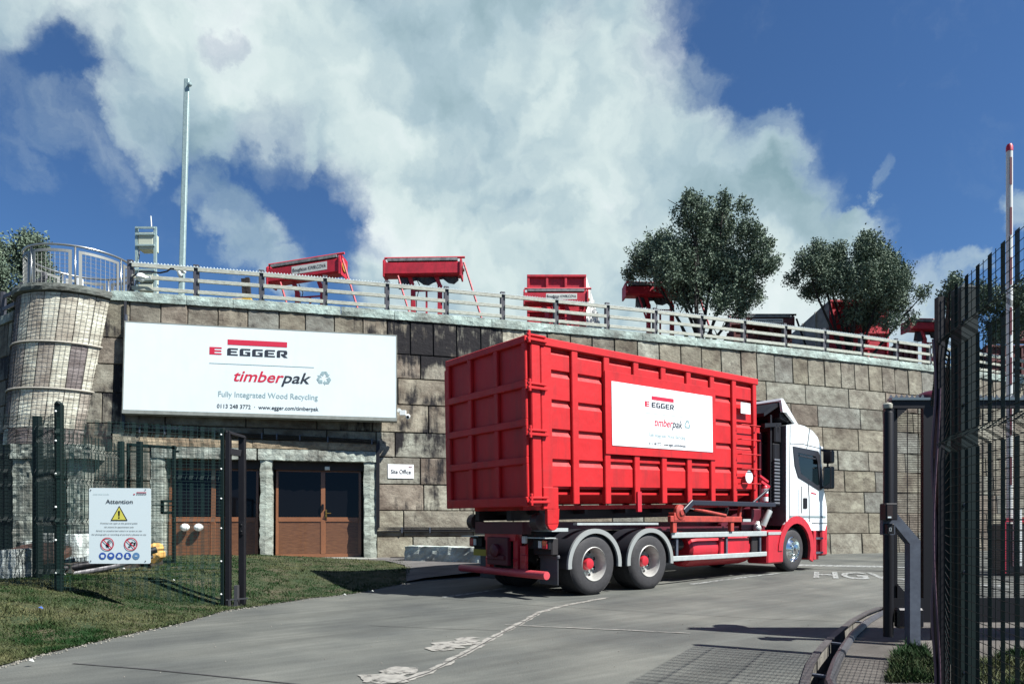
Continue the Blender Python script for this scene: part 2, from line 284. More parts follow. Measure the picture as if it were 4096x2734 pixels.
class MB:
    def __init__(s): s.v = []; s.f = []; s.tone = {}; s.grime = {}; s.uv = {}
    def add(s, vs, fs):
        k = len(s.v); s.v += [tuple(v) for v in vs]; s.f += [tuple(i+k for i in f) for f in fs]; return k
    def hexa(s, c):       # 8 corners: bottom 4 ccw, top 4 ccw
        s.add(c, [(3, 2, 1, 0), (4, 5, 6, 7), (0, 1, 5, 4), (1, 2, 6, 5), (2, 3, 7, 6), (3, 0, 4, 7)])
    def box(s, x0, x1, y0, y1, z0, z1, M=None):
        c = [Vector(p) for p in ((x0, y0, z0), (x1, y0, z0), (x1, y1, z0), (x0, y1, z0), (x0, y0, z1), (x1, y0, z1), (x1, y1, z1), (x0, y1, z1))]
        if M is not None: c = [M @ p for p in c]
        s.hexa(c); return s
    def bar(s, a, b, w, h=None, up=(0, 0, 1)):   # rectangular bar a->b, w sideways, h along up
        a, b = Vector(a), Vector(b); h = w if h is None else h; d = (b-a).normalized(); u = Vector(up)
        if abs(d.dot(u)) > .98: u = Vector((0, 1, 0))
        r = d.cross(u).normalized(); u = r.cross(d).normalized(); r = r*(w/2); u = u*(h/2)
        s.hexa([a-r-u, a+r-u, b+r-u, b-r-u, a-r+u, a+r+u, b+r+u, b-r+u]); return s
    def tube(s, pts, r, n=8, cap=True, closed=False):
        pts = [Vector(p) for p in pts]; rs = r if isinstance(r, (list, tuple)) else [r]*len(pts); k0 = len(s.v); ref = None; m = len(pts)
        for i, p in enumerate(pts):
            if closed: d = pts[(i+1) % m]-pts[i-1]
            else: d = pts[min(i+1, m-1)]-pts[max(i-1, 0)]
            d.normalize()
            if ref is None: ref = Vector((0, 0, 1)) if abs(d.z) < .9 else Vector((1, 0, 0))
            a = d.cross(ref).normalized(); b = d.cross(a).normalized(); ref = -b if False else (a.cross(d)).normalized()
            for j in range(n):
                t = 2*math.pi*j/n; s.v.append(tuple(p+a*(rs[i]*math.cos(t))+b*(rs[i]*math.sin(t))))
        for i in range(m if closed else m-1):
            for j in range(n):
                q = (i+1) % m
                s.f.append((k0+i*n+j, k0+i*n+(j+1) % n, k0+q*n+(j+1) % n, k0+q*n+j))
        if cap and not closed:
            s.f.append(tuple(k0+j for j in range(n))[::-1]); s.f.append(tuple(k0+(m-1)*n+j for j in range(n)))
        return s
    def lathe(s, prof, origin, axis, n=32, caps=True):   # prof [(r, h)]
        o = Vector(origin); d = Vector(axis).normalized(); a = d.cross(Vector((0, 0, 1)) if abs(d.z) < .9 else Vector((1, 0, 0))).normalized(); b = d.cross(a)
        k0 = len(s.v)
        for r, h in prof:
            for j in range(n): t = 2*math.pi*j/n; s.v.append(tuple(o+d*h+a*(r*math.cos(t))+b*(r*math.sin(t))))
        for i in range(len(prof)-1):
            for j in range(n): s.f.append((k0+i*n+j, k0+(i+1)*n+j, k0+(i+1)*n+(j+1) % n, k0+i*n+(j+1) % n))
        if caps: s.f.append(tuple(k0+j for j in range(n))); s.f.append(tuple(k0+(len(prof)-1)*n+j for j in range(n))[::-1])
        return s
    def poly(s, pts, o, ex, ey, t=0.0, holes=(), back=0.0):   # flat polygon in frame o,ex,ey; thickness t toward ez
        o, ex, ey = Vector(o), Vector(ex), Vector(ey); ez = ex.cross(ey).normalized()
        loops = [[Vector((x, y, 0)) for x, y in pts]]+[[Vector((x, y, 0)) for x, y in h] for h in holes]
        tri = tessellate_polygon(loops); flat = [v for l in loops for v in l]
        top = [o+ex*v.x+ey*v.y+ez*t for v in flat]; k = s.add(top, [])
        for a, b, c in tri:
            n = (top[b]-top[a]).cross(top[c]-top[a])
            s.f.append((k+a, k+b, k+c) if n.dot(ez) > 0 else (k+c, k+b, k+a))
        if t or back:
            bot = [o+ex*v.x+ey*v.y-ez*back for v in flat]; kb = s.add(bot, [])
            for a, b, c in tri:
                n = (top[b]-top[a]).cross(top[c]-top[a]); s.f.append((kb+c, kb+b, kb+a) if n.dot(ez) > 0 else (kb+a, kb+b, kb+c))
            i0 = 0
            for l in loops:
                m = len(l)
                for i in range(m):
                    p, q = i0+i, i0+(i+1) % m; s.f.append((k+p, kb+p, kb+q, k+q))
                i0 += m
        return s
    def sphere(s, c, r, n=12, m=8, sc=(1, 1, 1)):
        c = Vector(c); k0 = len(s.v)
        for i in range(m+1):
            ph = math.pi*i/m
            for j in range(n): t = 2*math.pi*j/n; s.v.append((c.x+r*sc[0]*math.sin(ph)*math.cos(t), c.y+r*sc[1]*math.sin(ph)*math.sin(t), c.z+r*sc[2]*math.cos(ph)))
        for i in range(m):
            for j in range(n): s.f.append((k0+i*n+j, k0+(i+1)*n+j, k0+(i+1)*n+(j+1) % n, k0+i*n+(j+1) % n))
        return s
    def build(s, name, m, parent=None, local=False, bevel=0, smooth=False, stuff=None, **props):
        me = bpy.data.meshes.new(name); v = np.array(s.v, dtype=float)
        if parent is not None:
            F = ROOTM[parent.name]
            if not local:
                Fi = np.array(F.inverted()); v = v @ Fi[:3, :3].T + Fi[:3, 3]
            o = None
        else:
            c = Vector(((v[:, 0].min()+v[:, 0].max())/2, (v[:, 1].min()+v[:, 1].max())/2, v[:, 2].min())); v = v-np.array(c); F = Matrix.Translation(c)
        me.from_pydata(v.tolist(), [], s.f)
        me.validate(clean_customdata=False)
        if s.tone or s.grime or s.uv:
            vi = np.empty(len(me.loops), dtype=np.int32); me.loops.foreach_get('vertex_index', vi)
            if s.tone:
                a = me.color_attributes.new('tone', 'FLOAT_COLOR', 'POINT'); arr = np.ones((len(me.vertices), 4), dtype=np.float32)
                for (i0, i1), c in s.tone.items(): arr[i0:i1, :3] = c
                a.data.foreach_set('color', arr.ravel())
            if s.uv:
                arr = np.zeros((len(me.vertices), 2), dtype=np.float32)
                for (i0, i1), c in s.uv.items(): arr[i0:i1] = c
                u = me.uv_layers.new(name='UVMap'); u.data.foreach_set('uv', arr[vi].ravel())
            if s.grime:
                a = me.attributes.new('grime', 'FLOAT', 'POINT'); arr = np.zeros(len(me.vertices), dtype=np.float32)
                for (i0, i1), c in s.grime.items(): arr[i0:i1] = c
                a.data.foreach_set('value', arr)
        if bevel:
            bm = bmesh.new(); bm.from_mesh(me); bmesh.ops.remove_doubles(bm, verts=bm.verts, dist=1e-5)
            ed = [e for e in bm.edges if len(e.link_faces) == 2 and e.calc_face_angle(0) > .6]
            try: bmesh.ops.bevel(bm, geom=ed, offset=bevel, segments=1, affect='EDGES', clamp_overlap=True)
            except Exception: pass
            bm.to_mesh(me); bm.free()
        if smooth:
            me.polygons.foreach_set('use_smooth', [True]*len(me.polygons))
            if smooth != 'all':
                try: me.set_sharp_from_angle(angle=R(38))
                except Exception: pass
        me.materials.append(m); o = bpy.data.objects.new(name, me); COL.objects.link(o)
        if parent is not None: o.parent = parent; ROOTM[o.name] = F
        else: o.location = F.translation; ROOTM[o.name] = F
        for k, val in props.items(): o[k] = val
        return o

def thing(name, label, cat, loc=(0, 0, 0), rot=None, group=None):
    o = bpy.data.objects.new(name, None); COL.objects.link(o); o.empty_display_size = .3
    M = Matrix.Translation(loc)
    if rot is not None: M = M @ rot
    o.matrix_world = M; o.location = M.translation; o.rotation_euler = M.to_euler(); ROOTM[o.name] = M
    o['label'] = label; o['category'] = cat
    if group: o['group'] = group
    return o
def tag(o, label, cat, group=None):
    o['label'] = label; o['category'] = cat
    if group: o['group'] = group
    return o
def struct(o, k='structure'): o['kind'] = k; return o
def copy_thing(root, loc, rotz, label):
    r = root.copy(); COL.objects.link(r); r.location = loc; r.rotation_euler = (0, 0, rotz); r['label'] = label
    for ch in list(root.children):
        c = ch.copy(); COL.objects.link(c); c.parent = r
        for g in ch.children: d = g.copy(); COL.objects.link(d); d.parent = c
    return r

def text(s, o, ex, ey, h, width, m, parent, name='lettering', shear=0, bold=0.0, local=False, cx=0.0, t=.004, left=False):
    """flat lettering: baseline centre (or left) at o; h = cap height"""
    cu = bpy.data.curves.new('txt', 'FONT'); cu.body = s; cu.size = 1; cu.shear = shear; cu.offset = bold; cu.resolution_u = 3
    ob = bpy.data.objects.new('txt', cu); COL.objects.link(ob); dg = bpy.context.evaluated_depsgraph_get()
    me = bpy.data.meshes.new_from_object(ob.evaluated_get(dg)); bpy.data.objects.remove(ob); bpy.data.curves.remove(cu)
    v = np.array([tuple(x.co) for x in me.vertices]); x0, x1 = v[:, 0].min(), v[:, 0].max()
    sy = h/.70; sx = width/(x1-x0)
    v[:, 0] = (v[:, 0]-(x0 if left else (x0+x1)/2))*sx; v[:, 1] *= sy
    o, ex, ey = Vector(o), Vector(ex), Vector(ey); ez = ex.cross(ey).normalized()
    b = MB(); b.add([o+ex*p[0]+ey*p[1]+ez*t for p in v], [tuple(f.vertices) for f in me.polygons]); bpy.data.meshes.remove(me)
    return b.build(name, m, parent, local=local)

# ------------------------------------------------------------------ the curved wall path
posts_px = [(129.4, 293.4), (195.6, 297.2), (261.2, 301.3), (325, 305.6), (387.3, 309.6), (446.8, 315.2), (503.3, 320.8), (556.8, 325.9), (608.2, 330.3),
            (656.2, 335.1), (702.1, 339.3), (745.1, 343.9), (786.2, 348.3), (825.4, 352.7), (862.6, 356.9), (898, 361.1)]
ZC = 7.6
pw = [((x-512)/FP*(FP*(ZC-CH)/(HY-y)), FP*(ZC-CH)/(HY-y)) for x, y in posts_px]
cf = np.polyfit([p[0] for p in pw], [p[1] for p in pw], 2)
class Path:
    def __init__(s, pts):
        s.p = [Vector((x, y)) for x, y in pts]; s.s = [0]
        for a, b in zip(s.p, s.p[1:]): s.s.append(s.s[-1]+(b-a).length)
        s.len = s.s[-1]
    def at(s, t):
        i = int(np.searchsorted(s.s, t)); i = min(max(i, 1), len(s.p)-1); k = (t-s.s[i-1])/(s.s[i]-s.s[i-1])
        p = s.p[i-1].lerp(s.p[i], k)
        def nn(j): j = min(max(j, 1), len(s.p)-1); d = (s.p[j]-s.p[j-1]).normalized(); return Vector((d.y, -d.x))
        n = (nn(i)*.5+nn(i+1 if k > .5 else i-1)*.5) if len(s.p) > 3 else nn(i)
        return p, n.normalized()
    def pt(s, t, z, off=0):     # wall face: batter of 0.062 per metre
        p, n = s.at(t); q = p+n*(off+.07+.45*(7.33-z)/7.33); return Vector((q.x, q.y, z))
    def s_of_px(s, px, z, off=0):
        lo, hi = 0, s.len
        for _ in range(40):
            m = (lo+hi)/2; q = s.pt(m, z, off)
            if 512+FP*q.x/q.y < px: lo = m
            else: hi = m
        return lo
xs = np.arange(-11.85, 27.01, .5)
P1 = Path([(x, float(np.polyval(cf, x))) for x in xs])
c0 = Vector((-13.45, 19.75))
P0 = Path([(c0.x-.82*9, c0.y+.57*9), (c0.x-.82*4, c0.y+.57*4), (c0.x, c0.y)])

TONES = [(.150, .140, .113), (.160, .152, .128), (.142, .131, .108), (.168, .162, .140), (.150, .140, .120), (.130, .121, .104), (.155, .154, .136), (.128, .110, .094), (.160, .150, .124), (.140, .142, .132), (.158, .142, .118)]
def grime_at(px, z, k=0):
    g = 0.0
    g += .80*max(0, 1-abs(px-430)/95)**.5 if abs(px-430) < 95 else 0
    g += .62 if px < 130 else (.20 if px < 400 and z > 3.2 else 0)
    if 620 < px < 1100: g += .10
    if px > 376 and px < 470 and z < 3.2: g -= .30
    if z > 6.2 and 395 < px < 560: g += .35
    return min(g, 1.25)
def block(mb, path, s0, s1, z0, z1, depth=.035, ch=.018, tone=None, grime=None, seed=0, off=0):
    rn = random.Random(seed); g = .0065; s0 += g; s1 -= g; z0 += g*.8; z1 -= g*.8
    if s1-s0 < .06 or z1-z0 < .05: return
    d = depth+rn.uniform(-.012, .014); n = max(2, int((s1-s0)/.35)+1); m = max(2, int((z1-z0)/.35)+1)
    ss = [s0]+[s0+ch+(s1-s0-2*ch)*i/(n-1) for i in range(n)]+[s1]; zs = [z0]+[z0+ch+(z1-z0-2*ch)*j/(m-1) for j in range(m)]+[z1]
    k0 = len(mb.v); uvs = []; gr = []; uo = rn.uniform(0, 50) if tone is not None else 0
    for j, z in enumerate(zs):
        for i, s_ in enumerate(ss):
            edge = i in (0, len(ss)-1) or j in (0, len(zs)-1)
            jit = 0 if edge else rn.uniform(-.005, .005)
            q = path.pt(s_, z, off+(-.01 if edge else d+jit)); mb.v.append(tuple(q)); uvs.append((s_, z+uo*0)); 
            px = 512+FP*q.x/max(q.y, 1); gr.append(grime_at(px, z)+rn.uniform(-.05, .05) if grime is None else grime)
    w = len(ss)
    for j in range(len(zs)-1):
        for i in range(w-1): a = k0+j*w+i; mb.f.append((a, a+1, a+w+1, a+w))
    jg = rn.uniform(-.28, .28); 
    mb.uv[(k0, len(mb.v))] = np.array(uvs, dtype=np.float32)+np.array([[rn.uniform(0, 3), 0]], dtype=np.float32)
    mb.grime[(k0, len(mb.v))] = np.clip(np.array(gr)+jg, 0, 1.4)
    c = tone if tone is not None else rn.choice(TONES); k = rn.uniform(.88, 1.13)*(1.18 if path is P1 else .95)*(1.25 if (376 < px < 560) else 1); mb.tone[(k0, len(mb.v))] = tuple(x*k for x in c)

COURSES = [-.1, .75, 1.53, 2.32, 3.13, 3.89, 4.74, 5.54, 6.285, 7.33]
sA = P1.s_of_px(150, 1.0); sB = P1.s_of_px(376.5, 1.0); OPT = 3.55
def wall_blocks(mb, path, s0, s1, openings=(), seed=1):
    rn = random.Random(seed)
    for ci in range(len(COURSES)-1):
        z0, z1 = COURSES[ci], COURSES[ci+1]; s = s0-rn.uniform(0, 1.0)
        while s < s1:
            w = rn.uniform(.68, .86) if ci == len(COURSES)-2 else rn.choice([rn.uniform(.8, 1.3), rn.uniform(1.3, 2.0), rn.uniform(1.5, 2.2)])
            a, b = max(s, s0), min(s+w, s1); s += w; segs = [(a, b, z0, z1)]
            for (oa, ob, oz) in openings:
                new = []
                for (a_, b_, c_, d_) in segs:
                    if b_ <= oa or a_ >= ob or c_ >= oz: new.append((a_, b_, c_, d_)); continue
                    if a_ < oa: new.append((a_, oa, c_, d_))
                    if b_ > ob: new.append((ob, b_, c_, d_))
                    if d_ > oz: new.append((max(a_, oa), min(b_, ob), oz, d_))
                segs = new
            for (a_, b_, c_, d_) in segs:
                if b_-a_ > .1 and d_-c_ > .1: block(mb, path, a_, b_, c_, d_, seed=rn.randint(0, 10**6), ch=.02)

def sheet(mb, path, s0, s1, z0, z1, off=0, step=.5):
    n = max(1, int((s1-s0)/step)); k0 = len(mb.v)
    for i in range(n+1):
        t = s0+(s1-s0)*i/n
        mb.v.append(tuple(path.pt(t, z0, off))); mb.v.append(tuple(path.pt(t, z1, off)))
    for i in range(n): a = k0+2*i; mb.f.append((a, a+2, a+3, a+1))

def along(path, s0, s1, z0, z1, o0, o1, mb, n=None, jit=0, tone=(.30, .35, .34), grime=0, seed=0):
    """a long stone following the wall: front at o1, back at o0, with rough face"""
    rn = random.Random(seed); n = n or max(2, int((s1-s0)/.12)); k0 = len(mb.v); rows = [(z0, o0), (z0, o1), ((z0+z1)/2, o1+.01), (z1, o1), (z1, o0)]
    for i in range(n+1):
        t = s0+(s1-s0)*i/n
        for j, (z, o_) in enumerate(rows):
            e = (i in (0, n))
            q = path.pt(t, z, o_+(rn.uniform(-jit, jit) if j in (1, 2, 3) else 0)-(.015 if e and j in (1, 2, 3) else 0)); q.z += rn.uniform(-jit, jit)*.35 if j in (1, 3) else 0
            mb.v.append(tuple(q))
    m = len(rows)
    for i in range(n):
        for j in range(m): a = k0+i*m+j; b = k0+i*m+(j+1) % m; mb.f.append((a, a+m, b+m, b))
    mb.f.append(tuple(k0+j for j in range(m))[::-1][::-1]); mb.f.append(tuple(k0+n*m+j for j in range(m))[::-1])
    uv = [[s0+(s1-s0)*i/n, rows[j][0]+rows[j][1]] for i in range(n+1) for j in range(m)]
    mb.uv[(k0, len(mb.v))] = np.array(uv, dtype=np.float32); mb.grime[(k0, len(mb.v))] = grime
    k = rn.uniform(.88, 1.1); mb.tone[(k0, len(mb.v))] = tuple(c*k for c in tone)

def build_wall():
    root = thing('stone_wall', 'curved sandstone retaining wall with granite coping, wooden doors and tall blackened blocks', 'wall', P1.pt(10, 0))
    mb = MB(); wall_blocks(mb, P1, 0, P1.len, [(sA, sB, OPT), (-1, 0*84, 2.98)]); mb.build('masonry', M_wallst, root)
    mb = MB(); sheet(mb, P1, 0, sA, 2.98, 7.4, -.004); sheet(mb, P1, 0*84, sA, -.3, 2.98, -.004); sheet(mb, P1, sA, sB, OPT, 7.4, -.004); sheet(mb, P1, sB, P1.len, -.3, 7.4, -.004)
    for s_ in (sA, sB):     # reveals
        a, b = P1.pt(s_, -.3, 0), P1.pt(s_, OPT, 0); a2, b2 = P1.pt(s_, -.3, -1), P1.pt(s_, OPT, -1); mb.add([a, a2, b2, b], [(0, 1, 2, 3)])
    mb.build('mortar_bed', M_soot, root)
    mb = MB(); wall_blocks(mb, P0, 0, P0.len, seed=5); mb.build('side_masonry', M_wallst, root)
    mb = MB(); sheet(mb, P0, 0, P0.len, -.3, 7.4, -.004); mb.build('side_mortar_bed', M_soot, root)
    # coping
    cj = [120, 251/1.0*.0+186.5, 232.2]   # joints seen on the left, then a regular run
    joints = [P1.s_of_px(110, ZC, .1)]
    for px in (186.5, 233, 341, 394.5, 492, 555, 643, 698, 757, 796, 862, 900): joints.append(P1.s_of_px(px, ZC, .1))
    while joints[-1] < P1.len-2: joints.append(joints[-1]+random.uniform(1.2, 2.6))
    for i, (a, b) in enumerate(zip(joints, joints[1:])):
        mb = MB(); along(P1, a+.008, b-.008, 7.33, 7.6, -.42, .09, mb, jit=.012, tone=(.30, .375, .365), grime=0, seed=i); mb.build('coping_stone', M_gran, root)
    for i in range(5):
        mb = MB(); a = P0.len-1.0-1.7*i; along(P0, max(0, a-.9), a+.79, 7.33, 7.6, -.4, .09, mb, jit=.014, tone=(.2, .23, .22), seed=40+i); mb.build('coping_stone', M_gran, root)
    # lintels, ledge, pillars
    for i, (x0, x1) in enumerate(((152, 257), (258, 377.5))):
        mb = MB(); along(P1, P1.s_of_px(x0, 3.1)+.01, P1.s_of_px(x1, 3.1)-.01, 2.97, 3.28, -.6, .10, mb, jit=.022, tone=(.31, .345, .325), grime=.40, seed=60+i); mb.build('lintel', M_gran, root)
    for i, (x0, x1) in enumerate(((140, 190), (190, 253), (253, 328), (328, 378))):
        mb = MB(); along(P1, P1.s_of_px(x0, 3.4)+.006, P1.s_of_px(x1, 3.4)-.006, 3.30, 3.53, -.3, .085, mb, jit=.012, tone=(.27, .22, .16), seed=70+i); mb.build('ledge_stone', M_wallst, root)
    for i, (x0, x1) in enumerate(((150, 164), (260, 272), (364, 376.3))):
        mb = MB(); rn = random.Random(i); a, b = P1.s_of_px(x0, 1), P1.s_of_px(x1, 1); k0 = len(mb.v); nz = 22
        for j in range(nz+1):
            z = .0+2.965*j/nz
            for (s_, o_) in ((a, -.5), (a, .05), ((a+b)/2, .075), (b, .05), (b, -.5)):
                q = P1.pt(s_+(rn.uniform(-.02, .02) if o_ > 0 else 0), z, o_+(rn.uniform(-.018, .018) if o_ > 0 else 0)); mb.v.append(tuple(q))
        for j in range(nz):
            for c in range(4): p = k0+j*5+c; mb.f.append((p, p+1, p+6, p+5))
        mb.uv[(k0, len(mb.v))] = np.array([[c*.1, j*.13] for j in range(nz+1) for c in range(5)], dtype=np.float32); mb.tone[(k0, len(mb.v))] = (.27, .305, .285); mb.grime[(k0, len(mb.v))] = .15
        mb.build('pillar', M_gran, root)
    # dark interior and threshold
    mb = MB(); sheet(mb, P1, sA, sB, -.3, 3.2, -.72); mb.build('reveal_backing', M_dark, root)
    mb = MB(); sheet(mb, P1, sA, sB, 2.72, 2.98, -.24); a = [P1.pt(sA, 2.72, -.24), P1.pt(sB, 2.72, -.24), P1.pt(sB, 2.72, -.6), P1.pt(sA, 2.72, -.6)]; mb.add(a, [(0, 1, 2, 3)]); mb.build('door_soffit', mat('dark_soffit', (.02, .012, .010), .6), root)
    # doors : frames of rails/stiles as bars following the wall chord
    def fr(mb, xa, xb, za, zb, off=-.22, th=.07):
        off -= .14
        a, b = P1.s_of_px(xa, 1.2, off), P1.s_of_px(xb, 1.2, off)
        c = [P1.pt(a, za, off-th), P1.pt(b, za, off-th), P1.pt(b, za, off), P1.pt(a, za, off), P1.pt(a, zb, off-th), P1.pt(b, zb, off-th), P1.pt(b, zb, off), P1.pt(a, zb, off)]
        c = [c[3], c[2], c[1], c[0], c[7], c[6], c[5], c[4]]; mb.hexa(c)
    z0, zm0, zm1, z1 = .15, 1.20, 1.33, 2.70
    def unit(xa, xm, xb, door_right):
        f = MB(); zt = z1
        fr(f, xa, xb, z1-.03, z1+.05); fr(f, xa, xb, z0, z0+.10)
        fr(f, xa, xa+2.2, z0+.10, z1-.03); fr(f, xb-2.2, xb, z0+.10, z1-.03); fr(f, xm-2.2, xm+2.2, z0+.10, z1-.03)
        fr(f, xa+2.2, xm-2.2, zm0, zm1); fr(f, xm+2.2, xb-2.2, zm0, zm1)
        fo = f.build('door_frame', M_woodf, root, bevel=.006)
        for (a, b) in ((xa+2.2, xm-2.2), (xm+2.2, xb-2.2)):
            g = MB(); fr(g, a, b, zm1, z1-.03, -.25, .012); g.build('window_pane', M_wglass, fo)
            p = MB(); fr(p, a, b, z0+.10, zm0, -.245, .02); p.build('lower_panel', M_wood, fo)
            q = MB(); fr(q, a, b, zm0-.02, zm0-.005, -.235, .01); fr(q, a, a+.5, z0+.12, zm0-.02, -.235, .01); fr(q, b-.5, b, z0+.12, zm0-.02, -.235, .01); q.build('panel_bead', M_woodf, fo)
        if door_right:
            h = MB(); sp = P1.s_of_px(xm+3.0, 1.4, -.2); c = P1.pt(sp, 1.45, -.33); h.box(c.x-.02, c.x+.02, c.y-.01, c.y+.03, 1.3, 1.56); h.tube([c+Vector((0, -.02, 0)), c+Vector((.02, -.06, 0)), c+Vector((.16, -.05, 0))], .012); h.build('door_handle', M_brass, fo)
            h = MB(); c = P1.pt(P1.s_of_px(xm-.3, 1.6, -.2), 1.6, -.33); h.box(c.x-.03, c.x+.03, c.y-.04, c.y+.02, 1.55, 1.72); h.build('key_reader', M_black, fo, bevel=.008)
            h = MB(); c = P1.pt(P1.s_of_px(xm+4.5, 2.78, -.2), 2.78, -.22); h.box(c.x-.07, c.x+.07, c.y-.05, c.y+.02, 2.73, 2.83); h.build('door_sensor', M_plastic, fo, bevel=.01)
        return fo
    unit(276, 323, 361, True); unit(169, 213, 258, False)
    m = MB(); # threshold slab
    m.hexa([P1.pt(sA, -.2, .62), P1.pt(sB, -.2, .62), P1.pt(sB, -.2, -.5), P1.pt(sA, -.2, -.5), P1.pt(sA, .145, .62), P1.pt(sB, .145, .62), P1.pt(sB, .145, -.5), P1.pt(sA, .145, -.5)])
    m.build('threshold_step', mat('pale_step', (.26, .27, .24), .8, var=.2), root, bevel=.02)
    # turret: lofted drum
    mb = MB(); n = 40; rows = []; zt, zb = 7.33, 3.25
    def drum(z, t, grow=0):
        k = (zt-z)/(zt-3.55); cx = -12.45-.30*k; cy = 19.70-.40*k; r = 1.50-.20*k+grow; return Vector((cx+r*math.sin(t), cy-r*math.cos(t), z))
    tz = [7.33, 6.0, 5.98, 4.75, 4.73, 3.7, 3.68, 3.28]
    rn = random.Random(3); cols = {}
    stone_w = [(.50, .50, .44), (.20, .175, .17), (.44, .42, .37), (.16, .14, .145), (.30, .275, .25), (.54, .54, .48), (.19, .165, .165)]
    for ring, (za, zb_) in enumerate(((7.33, 5.99), (5.98, 4.74), (4.73, 3.69), (3.68, 3.25))):
        nn_ = 22
        for i in range(nn_):
            t0, t1 = -math.pi*.95+math.pi*1.9*i/nn_, -math.pi*.95+math.pi*1.9*(i+1)/nn_; e = .006
            k0 = len(mb.v); g = 4
            for jz in range(5):
                z = zb_+.01+(za-zb_-.02)*jz/4
                for it in range(g+1): mb.v.append(tuple(drum(z, t0+e+(t1-t0-2*e)*it/g, rn.uniform(0, .006))))
            for jz in range(4):
                for it in range(g): a = k0+jz*(g+1)+it; mb.f.append((a, a+1, a+g+2, a+g+1))
            mb.uv[(k0, len(mb.v))] = np.array([[t0*1.4+it*.07+ring*3, z_*.4] for z_ in range(5) for it in range(g+1)], dtype=np.float32)
            mb.tone[(k0, len(mb.v))] = stone_w[(i*3+ring*5+rn.randint(0, 1)) % 7]; mb.grime[(k0, len(mb.v))] = .12
    tu = mb.build('turret', M_wallst, root, smooth=True)
    m = MB(); k0 = 0
    for z in (7.34, 5.99, 4.74, 3.69, 3.25):
        for i in range(41): m.v.append(tuple(drum(z, -3.0+6.0*i/40, -.02)))
    for j in range(4):
        for i in range(40): a = j*41+i; m.f.append((a, a+41, a+42, a+1))
    m.build('turret_core', M_soot, tu)
    m = MB()
    for z in (5.985, 4.735): m.tube([drum(z, -2.2+4.4*i/40, .03) for i in range(41)], .028, 6)
    m.build('turret_band', mat('pale_band', (.35, .33, .28), .8), tu)
    m = MB()
    for j in range(38): z = 7.25-j*.105; m.tube([drum(z+.012*math.sin(i*.9+j), -1.9+3.8*i/36, .028) for i in range(37)], .0042, 3, cap=False)
    for i in range(46): t = -1.9+3.8*i/45; m.tube([drum(7.3-.5*q, t+.006*math.sin(q*2.1+i), .032) for q in range(8)], .0042, 3, cap=False)
    m.build('wire_netting', mat('netting_wire', (.05, .045, .045), .6), tu)
    m = MB(); c = Vector((-12.45, 19.70, 0)); nseg = 44; k0 = 0; rn = random.Random(9)
    prof = [(1.2, 7.34), (1.53, 7.34), (1.60, 7.36), (1.61, 7.45), (1.58, 7.55), (1.2, 7.55)]
    for i in range(nseg+1):
        t = -2.2+4.2*i/nseg
        for r, z in prof: rr = r+(rn.uniform(-.02, .02) if r > 1.5 else 0); m.v.append((c.x+rr*math.sin(t), c.y-rr*math.cos(t), z))
    for i in range(nseg):
        for j in range(5): a = i*6+j; m.f.append((a, a+6, a+7, a+1))
    m.uv[(0, len(m.v))] = np.array([[i*.1, j*.1] for i in range(nseg+1) for j in range(6)], dtype=np.float32); m.tone[(0, len(m.v))] = (.115, .13, .125); m.grime[(0, len(m.v))] = .35
    m.build('turret_coping', M_gran, root)
    # portico under the turret
    for i, (xa, xb, za, zb, Y) in enumerate(((10, 90, 2.86, 3.24, 17.98), (13, 30, .1, 2.84, 18.03), (67.5, 83, .1, 2.84, 18.1))):
        m = MB(); rn = random.Random(i+50); A, B = (xa-512)/FP*Y, (xb-512)/FP*Y; vert = i > 0; nu, nv = (5, 24) if vert else (26, 5); k0 = 0
        for j in range(nv+1):
            for k in range(nu+1):
                x = A+(B-A)*k/nu; z = za+(zb-za)*j/nv; m.v.append((x+rn.uniform(-.012, .012), Y+rn.uniform(-.03, .02), z+rn.uniform(-.01, .01)))
        for j in range(nv):
            for k in range(nu): a = j*(nu+1)+k; m.f.append((a, a+1, a+nu+2, a+nu+1))
        kk = len(m.v); m.box(A+.01, B-.01, Y+.01, Y+(.9 if vert else 1.2), za+.005, zb-.005)
        m.uv[(0, len(m.v))] = np.array([[p[0], p[2]] for p in m.v], dtype=np.float32); m.tone[(0, len(m.v))] = (.27, .30, .28); m.grime[(0, len(m.v))] = .1
        m.build('portico_lintel' if not vert else 'pillar', M_gran, root)
    # deck
    m = MB(); pts = [tuple(P1.pt(s_, 7.30, -.3)) for s_ in np.linspace(0, P1.len, 40)]; back = [(30, 70, 7.3), (-40, 70, 7.3), (-22, 25.5, 7.3)]
    m.add(pts+back, [tuple(range(len(pts)+3))]); m.build('deck', M_earth, root)
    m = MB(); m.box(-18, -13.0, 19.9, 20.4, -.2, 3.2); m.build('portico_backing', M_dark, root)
    return root
build_wall()

# ------------------------------------------------------------------ ground
def zh(x, y):
    return 0.0
edge_px = [(-140, 701), (-60, 683), (0, 665.7), (26, 658.3), (65, 648.7), (109, 638.7), (144, 630.8), (183, 622.5), (224.5, 610.5), (250, 607), (279, 602.5), (314, 597.3), (349, 593.8), (379, 588.5), (406.6, 582.3)]
EDGE = [G(x, y).xy for x, y in edge_px]
def edge_dist(x, y):
    p = Vector((x, y)); d = 1e9
    for a, b in zip(EDGE, EDGE[1:]):
        ab = b-a; t = max(0, min(1, (p-a).dot(ab)/ab.length_squared)); d = min(d, (a+ab*t-p).length)
    return d
def hv(x, y, d=None):
    d = edge_dist(x, y) if d is None else d; t = min(1, d/2.6); t = t*t*(3-2*t)
    k = min(1, max(0, (-3.5-x)/3.0)); H = .115+.20*k
    return .014+road_z(y)*(1-t)+H*t+.02*noise.noise(Vector((x*1.3, y*1.3, 0)))*min(1, d)
